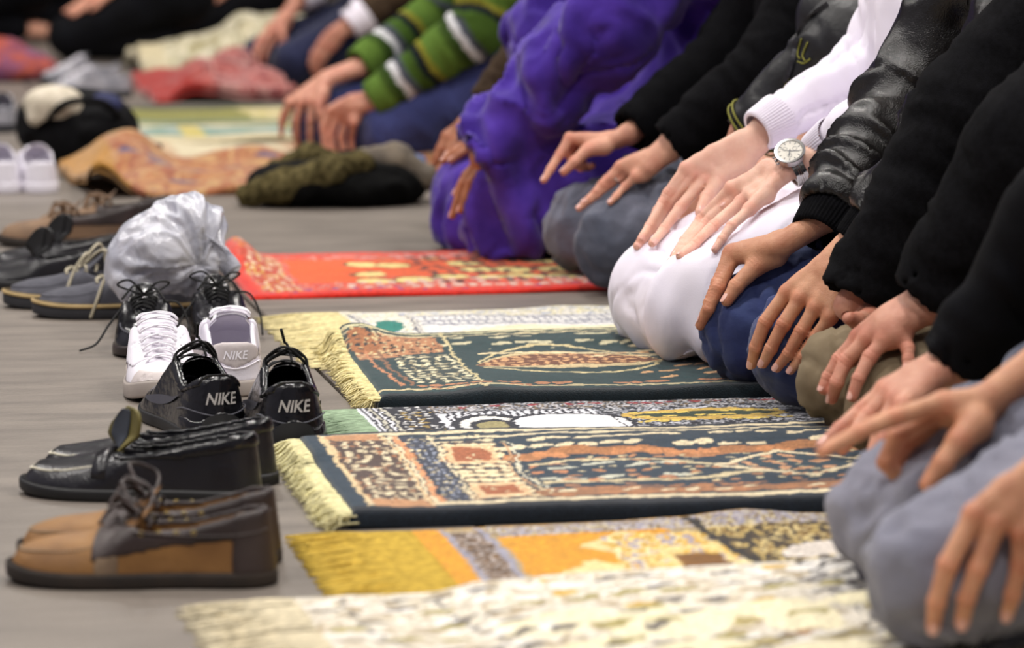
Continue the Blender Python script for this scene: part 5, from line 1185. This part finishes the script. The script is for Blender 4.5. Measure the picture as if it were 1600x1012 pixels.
gb = make_shoe('boat_shoe', dict(mat=M_GREYSUEDE, sole=M_DARKGREYSOLE, welt=M_BEIGE, ht=BOAT_HT, xo=.56, lining=M_SLATE, zs=.020, ins=.12, sole_out=.004,
    tongue=(M_GREYSUEDE, .60, .42, .026, .024, .012), laces=(M_LACEBEIGE, 3, .62, .50, .020, .024, .0028, .004), stitch=(M_DKLINE, .012, .30, 50),
    bows=[[[.155, .02, .074], [.145, .03, .096], [.165, .045, .07], [.18, .055, .03], [.19, .058, .003]], [[.155, -.01, .076], [.13, -.03, .105], [.12, -.045, .09], [.115, -.05, .06]], [[.15, 0, .075], [.12, .02, .10], [.10, .03, .09]]]))
for px, py, hd, lab in ((60, 497, 171, 'grey suede boat shoe with beige welt and laces, the nearer one'), (14, 482, 172, 'grey suede boat shoe with beige welt, behind its near partner')):
    g = G(px, py); a = math.radians(hd); c = (gb if 'nearer' in lab else copy_tree(gb)); place(c, g[0]-.285*math.cos(a), g[1]-.285*math.sin(a)+.03, hd, lab, group='grey boat shoes with beige laces')
sl = make_shoe('loafer', dict(L=.30, mat=M_BLKLEATHER, sole=M_BLKRUBBER, ht=LOAF_HT, xo=.60, lining=M_BLKRUBBER, zs=.018, ins=.11, extra=[lambda O, root, L, ins, ztop, shell: flap(O, root, L, ins, ztop, shell)], vs=.0032))
for ch in sl.children:
    if ch.name.startswith('tongue'): ch.data.materials.clear(); ch.data.materials.append(M_BLKRUBBER)
for px, py, hd, lab in ((-45, 452, 173, 'black slip-on loafer at the left edge with its tongue up'), (-10, 428, 174, 'black slip-on loafer behind the one at the left edge')):
    g = G(px, py); a = math.radians(hd); c = (sl if 'behind' not in lab else copy_tree(sl)); place(c, g[0]-.295*math.cos(a), g[1]-.295*math.sin(a)+.03, hd, lab, group='black slip-ons at the left edge')
bs = make_shoe('lace_up_shoe', dict(mat=M_WORNBROWN, sole=M_BROWNSOLE, ht=BOAT_HT, xo=.56, lining=M_DKBROWN, zs=.018, ins=.12, vs=.0034, panels=[('collar_panel', M_DKBROWN, .002, lambda t, y, z: np.maximum(np.maximum(.042-z, (t-.55)*.29), -1))],
    tongue=(M_WORNBROWN, .60, .42, .026, .026, .012), laces=(M_WORNBROWN, 3, .62, .50, .020, .024, .003, .004), bows=bow(.070, .7)))
for px, py, hd, lab in ((2, 386, 171, 'worn brown lace-up shoe behind the black slip-ons, nearer of two'), (58, 370, 172, 'worn brown lace-up shoe, the farther of two')):
    g = G(px, py); a = math.radians(hd); c = (bs if 'nearer' in lab else copy_tree(bs)); place(c, g[0]-.285*math.cos(a), g[1]-.285*math.sin(a)+.03, hd, lab, group='worn brown shoes')
wf = make_shoe('sneaker', dict(L=.285, mat=M_WHITE, sole=M_WHITE, ht=WHT_HT, xo=.58, lining=M_LAV, zs=.026, ins=.08, wh=.041, wb=.05, vs=.0036, tongue=(M_WHITE, .64, .42, .03, .028, .01), laces=(M_WHITELACE, 5, .78, .52, .02, .028, .003, .003)))
for px, hd, lab in ((10, 93, 'white far sneaker at the left edge, heel to the camera'), (66, 91, 'white far sneaker to the right of its partner, heel to the camera')):
    g = G(px, 303); c = wf if 'left edge' in lab else copy_tree(wf); place(c, g[0], g[1], hd, lab, group='white sneakers far away by the black bag')
sf = make_shoe('sneaker', dict(L=.285, mat=M_SILVER, sole=M_DARKGREYSOLE, ht=WHT_HT, xo=.58, lining=M_LAV, zs=.026, ins=.08, vs=.0042, tongue=(M_SILVER, .64, .42, .03, .028, .01), laces=(M_WHITELACE, 5, .78, .52, .02, .028, .003, .003)))
for px, py, hd, lab in ((205, 152, 176, 'silver grey sneaker far off beside the black bag, nearer'), (190, 132, 170, 'silver grey sneaker far off, behind its partner')):
    g = G(px, py); c = sf if 'nearer' in lab else copy_tree(sf); place(c, g[0], g[1], hd, lab, group='silver sneakers in the distance')

g = G(6, 208); place(copy_tree(sf), g[0], g[1], 88, 'grey sneaker cut off by the left edge behind the white far sneakers', group='silver sneakers in the distance')
# ---------------------------------------------------------------- bag, coat, wristwatch, ring and small things
def plastic_mat():
    m, nt, b = nodes('thin_white_plastic'); N = nt.nodes.new; L = nt.links
    tc = N('ShaderNodeTexCoord'); nz = N('ShaderNodeTexNoise'); nz.inputs['Scale'].default_value = 9; nz.inputs['Detail'].default_value = 3; nz.inputs['Distortion'].default_value = 2.5; L.new(tc.outputs['Object'], nz.inputs['Vector'])
    rp = N('ShaderNodeValToRGB'); rp.color_ramp.elements[0].color = (*lin((176, 178, 192)), 1); rp.color_ramp.elements[1].color = (*lin((226, 226, 234)), 1); rp.color_ramp.elements[0].position = .3; rp.color_ramp.elements[1].position = .65
    L.new(nz.outputs['Fac'], rp.inputs[0]); L.new(rp.outputs[0], b.inputs['Base Color']); b.inputs['Roughness'].default_value = .24; b.inputs['Transmission Weight'].default_value = .22; b.inputs['Subsurface Weight'].default_value = .2; b.inputs['Subsurface Radius'].default_value = (.02, .02, .02)
    bp = N('ShaderNodeBump'); bp.inputs['Distance'].default_value = .008; L.new(nz.outputs['Fac'], bp.inputs['Height']); L.new(bp.outputs[0], b.inputs['Normal']); return m
M_PLASTIC = plastic_mat()
c0 = PY(268, 392, 5.82)
bc = np.array([c0[0], 5.82, 0])
def bagf(P):
    p = P
    d = d_ell(p, bc+[-.025, .0, .125], (.070, .08, .060)); d = smin(d, d_ell(p, bc+[.03, .02, .165], (.058, .07, .052)), .025)
    d = smin(d, d_ell(p, bc+[-.068, -.01, .090], (.036, .06, .046)), .025); d = smin(d, d_ell(p, bc+[.042, .0, .105], (.046, .07, .044)), .025)
    return d
V, Q = surfnet(bagf, bc+[-.17, -.14, -.01], bc+[.17, .16, .26], .0035); N = vnormals(V, Q)
kn = bc+np.array([.045, -.07, .105]); rel = V-kn; dist = np.linalg.norm(rel, axis=1); dirn = rel/(dist[:, None]+1e-6)
r = 1-np.abs(fbm(dirn*4.2+dist[:, None]*3, 8, 2)-.5)*5; r2 = 1-np.abs(fbm(V*np.array([13, 13, 22])+2*fbm(V*7, 4, 2)[:, None], 18, 2)-.5)*5
V = V+N*(.011*(np.clip(r, -1, 1)-.2)*sstep(.0, .05, dist)*sstep(.22, .10, dist)+.008*(np.clip(r2, -1, 1)-.2)-.03*np.exp(-(dist/.03)**2))[:, None]
root = empty('plastic_bag', tuple(bc)); put('bag_film', mesh_np(V-bc, Q), M_PLASTIC, root)
mb = MB()
for k in range(2):   # gathered knot and handle ears
    a = .5+k*2.1; G_ = []
    for i in range(9):
        u = i/8; row = []
        for j in range(11):
            v = (j/10-.5)*2; row.append([.055+.045*u*math.cos(a*.4)+.012*math.sin(v*7+u*3), .02*v*(1+u)-.03+.06*k, .15-.055*u+.012*math.cos(v*6+k)])
        G_.append(row)
    mb.grid(G_)
o = mb.build('handle', M_PLASTIC, root); s = o.modifiers.new('solid', 'SOLIDIFY'); s.thickness = .0015
tag(root, 'crumpled white plastic carrier bag standing on the black dress shoes', 'bag')

# folded winter coat on the floor between the purple robe and the striped sweater
g = G(545, 328); cc = np.array([g[0]+.01, g[1]+.18, 0]); root = empty('folded_coat', tuple(cc))
M_FUR = mat('olive_fleece', (104, 94, 62), 1.0, (58, 52, 32), 60, bump=.006, bscale=160, spec=.05)
M_COATBLK = mat('black_coat_shell', (10, 10, 10), .9, (5, 5, 5), 20, spec=.1)
M_COATTAN = mat('tan_grey_lining', (118, 106, 90), .9, (86, 78, 70), 16)
M_COATBLUE = mat('blue_cloth', (86, 112, 156), .9, (70, 92, 136), 20)
def cf(P):
    d = d_ell(P, cc+[0, 0, .035], (.185, .16, .055)); d = smin(d, d_ell(P, cc+[.06, .02, .06], (.12, .12, .05)), .03); return np.maximum(smin(d, d_ell(P, cc+[-.10, .0, .05], (.09, .12, .035)), .03), .002-P[..., 2])
V, Q = surfnet(cf, cc+[-.25, -.22, -.01], cc+[.25, .25, .16], .006); N = vnormals(V, Q); V = V+N*(.010*(1-np.abs(fbm(V*np.array([14, 14, 30]), 4, 3)-.5)*4))[:, None]; V[:, 2] = np.maximum(V[:, 2], .002)
put('coat_body', mesh_np(V-cc, Q), M_COATBLK, root)
def lumps(name, pts, r, m, amp, sc, vs=.006):
    pts = np.array(pts)+cc
    V, Q = surfnet(lambda P: d_chain(P, pts, r, .03), pts.min(0)-.07, pts.max(0)+.07, vs); N = vnormals(V, Q); V = V+N*(amp*(fbm(V*sc, 7, 3)-.5)*2)[:, None]; V[:, 2] = np.maximum(V[:, 2], .003)
    return put(name, mesh_np(V-cc, Q), m, root)
lumps('fleece_collar', [(-.225, -.08, .030), (-.15, -.115, .052), (-.05, -.125, .078), (.035, -.10, .098)], (.026, .031, .032, .028), M_FUR, .010, 60)
lumps('fleece_collar', [(-.14, .03, .075), (-.07, .04, .098), (.0, .03, .088)], (.024, .030, .026), M_FUR, .010, 60)
lumps('lining', [(.05, -.02, .10), (.12, -.04, .095), (.185, -.05, .060)], (.028, .036, .030), M_COATTAN, .010, 30)
lumps('lining_patch', [(.14, .04, .10), (.185, .03, .085)], (.018, .018), M_COATBLUE, .004, 30)
tag(root, 'folded dark coat with olive fleece collar lying on the floor', 'coat')

# black bag with things on it, far left
M_BAGBLK = mat('black_canvas', (12, 12, 15), .85, (6, 6, 8), 20, spec=.15); M_BAGBLUE = mat('navy_canvas', (34, 40, 86), .85, (24, 30, 66), 20)
g = G(140, 264); bc2 = np.array([g[0], g[1]+.14, 0]); root = empty('duffel_bag', tuple(bc2))
V, Q = surfnet(lambda P: smax(smin(d_ell(P, bc2+[0, 0, .085], (.135, .13, .10)), d_ell(P, bc2+[-.07, .03, .10], (.10, .11, .09)), .03), .002-P[..., 2], .004), bc2+[-.23, -.2, -.01], bc2+[.2, .2, .24], .008); N = vnormals(V, Q); V = V+N*(.012*(1-np.abs(fbm(V*16, 4, 3)-.5)*4))[:, None]; V[:, 2] = np.maximum(V[:, 2], .002)
put('bag_body', mesh_np(V-bc2, Q), M_BAGBLK, root)
mb = MB(); mb.tube(catmull([[-.1, -.11, .13], [-.05, -.15, .17], [.03, -.15, .17], [.08, -.11, .13]], 6), .010, 6); mb.tube(catmull([[.1, -.06, .06], [.15, -.08, .05], [.19, -.08, .048]], 4), .009, 6); mb.build('strap', M_BAGBLK, root)
V, Q = surfnet(lambda P: d_ell(P, bc2+[.045, -.05, .155], (.05, .05, .032)), bc2+[-.03, -.12, .1], bc2+[.12, .02, .21], .006); put('pocket', mesh_np(V-bc2, Q), M_BAGBLUE, root)
tag(root, 'black duffel bag on the floor behind the white far sneakers', 'bag')
M_CREAMCAP = mat('cream_knit', (206, 196, 178), .95, (180, 170, 150), 40, bump=.002, bscale=160)
k0 = PY(84, 162, bc2[1]-.06); V, Q = surfnet(lambda P: np.maximum(smin(d_ell(P, k0, (.078, .07, .048)), d_cone(P, k0+[-.05, -.03, -.035], k0+[.05, -.03, -.035], .02, .02), .02), -d_ell(P, k0-[0, 0, .04], (.06, .055, .03))), k0-.13, k0+.13, .005)
o = put('knit_cap', mesh_np(relax(V, Q, 2)-k0, Q), M_CREAMCAP); o.location = tuple(k0); tag(o, 'cream knitted cap lying on the black duffel bag', 'cap')
# white cap with an orange brim far away
M_ORANGE = mat('orange_cloth', (226, 150, 50), .8, (206, 130, 40), 20)
k1 = G(408, 44); k1 = np.array([k1[0], k1[1], 0]); root = empty('baseball_cap', tuple(k1))
V, Q = surfnet(lambda P: np.maximum(d_ell(P, k1+[0, 0, .02], (.11, .095, .12)), .004-P[..., 2]), k1-.14, k1+.18, .009); put('crown', mesh_np(V-k1, Q), M_WHITE, root)
mb = MB(); mb.grid([[[-.05-.11*u*math.cos(v), .09*math.sin(v), .012-.008*u] for v in np.linspace(-1.3, 1.3, 11)] for u in np.linspace(.3, 1, 6)]); o = mb.build('brim', M_ORANGE, root); s = o.modifiers.new('solid', 'SOLIDIFY'); s.thickness = .004
tag(root, 'white cap with orange brim on the floor by the far knees', 'cap')
# bundle of cloth at the far left edge
M_BUN = mat('red_cloth', (150, 66, 50), .9, (110, 60, 90), 14, ramp=(.42, .58)); k2 = G(22, 128); k2 = np.array([k2[0], k2[1]+.1, 0])
V, Q = surfnet(lambda P: np.maximum(smin(d_ell(P, k2+[0, 0, .04], (.16, .14, .06)), d_ell(P, k2+[-.05, .02, .09], (.10, .10, .06)), .03), .002-P[..., 2]), k2-[.25, .22, .01], k2+[.25, .22, .22], .010); N = vnormals(V, Q); V = V+N*(.012*(1-np.abs(fbm(V*16, 9, 3)-.5)*4))[:, None]; V[:, 2] = np.maximum(V[:, 2], .002)
root = put('cloth_bundle', mesh_np(V-k2, Q), M_BUN); root.location = tuple(k2); tag(root, 'crumpled red and mauve cloth bundle at the far left edge', 'cloth')

# wristwatch on the near wrist of the person in white
M_STEEL = mat('brushed_steel', (190, 188, 186), .22, (160, 158, 156), 30, metal=1.0); M_DIAL = mat('cream_dial', (236, 230, 214), .5, (226, 220, 204), 40); M_INK = mat('black_ink', (30, 30, 34), .5)
def m_glass():
    m, nt, b = nodes('watch_crystal'); b.inputs['Alpha'].default_value = .10; b.inputs['Base Color'].default_value = (.9, .92, .95, 1)
    tc = nt.nodes.new('ShaderNodeTexCoord'); nz = nt.nodes.new('ShaderNodeTexNoise'); nz.inputs['Scale'].default_value = 4; nt.links.new(tc.outputs['Object'], nz.inputs['Vector']); mr = nt.nodes.new('ShaderNodeMapRange'); mr.inputs['To Min'].default_value = .01; mr.inputs['To Max'].default_value = .03; nt.links.new(nz.outputs['Fac'], mr.inputs[0]); nt.links.new(mr.outputs[0], b.inputs['Roughness']); return m
JL = aE[0]['J']; wr_ = JL['w']; ax = JL['cuff']-wr_; ax /= np.linalg.norm(ax)
wc = wr_+ax*.012
tocam = (CAM-wc)/np.linalg.norm(CAM-wc)
nrm = (RT*-.45+UP*.89)*.60+tocam*.80; nrm -= ax*(nrm@ax); nrm /= np.linalg.norm(nrm); sdv = np.cross(ax, nrm)
watch = empty('wristwatch'); watch.parent = pE; Mw = lambda a, b, c: wc-rE+(ax*a+sdv*b)*1.15+nrm*c
def disc(name, r, z0, z1, m, bev=.0008, n=48, inner=None):
    mb = MB(); prof = [(0, z0), (r, z0), (r, z1-bev), (r-bev, z1), (0, z1)] if inner is None else [(inner, z0), (r, z0), (r, z1-bev), (r-bev, z1), (inner+bev*.5, z1-bev*.3), (inner, z0)]
    mb.grid([[Mw(rr*math.cos(q), rr*math.sin(q), zz) for rr, zz in prof] for q in np.linspace(0, 2*math.pi, n, endpoint=False)], closed_u=True); return mb.build(name, m, watch, smooth=False)
HT_ = .027; WS = 1.15
disc('case', .0195, HT_-.004, HT_+.006, M_STEEL); disc('bezel', .0208, HT_+.005, HT_+.0085, M_STEEL, inner=.0165); disc('dial', .0168, HT_+.004, HT_+.0066, M_DIAL)
for k in range(12):
    a = k*math.pi/6; mb = MB(); mb.grid([[Mw(math.cos(a)*r-math.sin(a)*w, math.sin(a)*r+math.cos(a)*w, HT_+.00685) for w in (-.0006, .0006)] for r in (.0122, .0155)]); mb.build('hour_marker', M_INK, watch, smooth=False)
for ang, l, w in ((2.2, .0085, .0008), (.6, .0125, .0006), (4.0, .013, .0003)):
    mb = MB(); mb.grid([[Mw(math.cos(ang)*r-math.sin(ang)*s_, math.sin(ang)*r+math.cos(ang)*s_, HT_+.0072) for s_ in (-w, w)] for r in (-.003, l)]); mb.build('watch_hand', M_INK, watch, smooth=False)
for ang in (0, 2.1, 4.2): 
    mb = MB(); c_ = Mw(.0075*math.cos(ang), .0075*math.sin(ang), HT_+.0069); mb.tube([c_+.0034*(ax*math.cos(q)+sdv*math.sin(q)) for q in np.linspace(0, 2*math.pi, 17)], .00025, 4, cap=False); mb.build('subdial', M_INK, watch)
disc('crystal', .0166, HT_+.0076, HT_+.0082, m_glass(), bev=.0003)
for b_ in (-.006, 0, .006): mb = MB(); mb.tube([Mw(-.0195-0*b_, b_, HT_+.001)-ax*0, Mw(-.0235, b_, HT_+.001)], .0016 if b_ else .0026, 8); mb.build('pusher', M_STEEL, watch)
rw, rh = .0355, .0265    # wrist oval the bracelet follows
for k in range(30):
    th = math.radians(38)+k*(2*math.pi-math.radians(76))/29
    b_, c_ = rw*math.sin(th), rh*math.cos(th); tb, tc_ = rw*math.cos(th), -rh*math.sin(th); l = math.hypot(tb, tc_); tb /= l; tc_ /= l
    T3 = sdv*tb+nrm*tc_; N3 = np.cross(ax, T3); mb = MB(); Mx = np.stack([ax, T3, N3], 1)
    for q, (wd, off) in enumerate(((.0062, -.0070), (.0026, -.0022), (.0026, .0012), (.0062, .0058))): mb.box(wc-rE+sdv*b_+nrm*c_+ax*off+T3*(.0012 if q in (1, 2) else 0), (wd*.92, .0058, .0030), Mx)
    mb.build('bracelet_link', M_STEEL, watch, smooth=False)
watch['label'] = 'steel chronograph wristwatch with cream dial'
# ring on the near hand of the person in grey jeans
JF = aF[0]['J']['R']; a_, b_ = JF[0], JF[1]; d_ = (b_-a_)/np.linalg.norm(b_-a_); rc = a_+(b_-a_)*.62; u_ = np.cross(d_, [0, 0, 1.0]); u_ /= np.linalg.norm(u_); v_ = np.cross(d_, u_)
M_RING = mat('silver', (226, 222, 216), .15, (206, 202, 196), 30, metal=1.0)
mb = MB(); mb.tube([rc-rF+.0098*(u_*math.cos(q)+v_*math.sin(q)) for q in np.linspace(0, 2*math.pi, 25)], .0016, 6, cap=False); o = mb.build('ring', M_RING, pF); o['label'] = 'plain silver finger ring'
# zip and piping on the nylon jacket
M_ZIP = mat('dark_zip', (60, 60, 64), .4, (40, 40, 44), 200, metal=.6); M_PIPE = mat('yellow_green_piping', (120, 118, 40), .8)
A0 = aG[0]; t = A0['E']-A0['C']; t /= np.linalg.norm(t); s1 = np.cross(t, [0, 0, 1.0]); s1 /= np.linalg.norm(s1); s2 = np.cross(t, s1)
for off, rr in ((.012, .0555), (.022, .0560)):
    mb = MB(); mb.tube([A0['C']-rG+t*off+rr*(s1*math.cos(q)+s2*math.sin(q)) for q in np.linspace(0, 2*math.pi, 33)], .0018, 5, cap=False); mb.build('cuff_piping', M_PIPE, pG)

from mathutils.bvhtree import BVHTree
jk = [c for c in pG.children if c.name.startswith('jacket')][0]
bv = BVHTree.FromPolygons([v.co+pG.location for v in jk.data.vertices], [list(p.vertices) for p in jk.data.polygons])
def on_jacket(pxs, lift=.002):
    out = []
    for px, py in catmull(pxs, 6):
        d = Vector(ray(px, py)); d.normalize(); h = bv.ray_cast(Vector(CAM), d, 20)
        if h[0] is not None: out.append(np.array(h[0]-d*lift)-rG)
    return np.array(out)
z_ = on_jacket([(1292, 6), (1262, 28), (1245, 60), (1238, 95), (1226, 130)])
if len(z_) > 6:
    mb = MB(); mb.tube(z_, .0055, 6, flat=.5); mb.build('zip_tape', M_NYLON, pG)
    for i in range(len(z_)-1):
        for k in range(2):
            c_ = z_[i]*(1-k/2)+z_[i+1]*k/2; d_ = z_[i+1]-z_[i]; L_ = np.linalg.norm(d_)
            if L_ > .05: continue
            d_ /= L_; tv_ = (CAM-rG-c_); tv_ /= np.linalg.norm(tv_); s_ = np.cross(d_, tv_); mb = MB(); mb.box(c_+tv_*.004, (.0030, .0075, .0022), np.stack([d_, s_, tv_], 1)); mb.build('zip_tooth', M_ZIP, pG, smooth=False)
for seg in ([(1252, 60), (1246, 84), (1250, 92)], [(1262, 66), (1254, 86), (1258, 96)], [(1232, 122), (1224, 140), (1218, 152)], [(1246, 96), (1256, 99), (1266, 92)]):
    e_ = on_jacket(seg, .0025)
    if len(e_) > 3: mb = MB(); mb.tube(e_, .0016, 5); mb.build('embroidery', M_PIPE, pG)
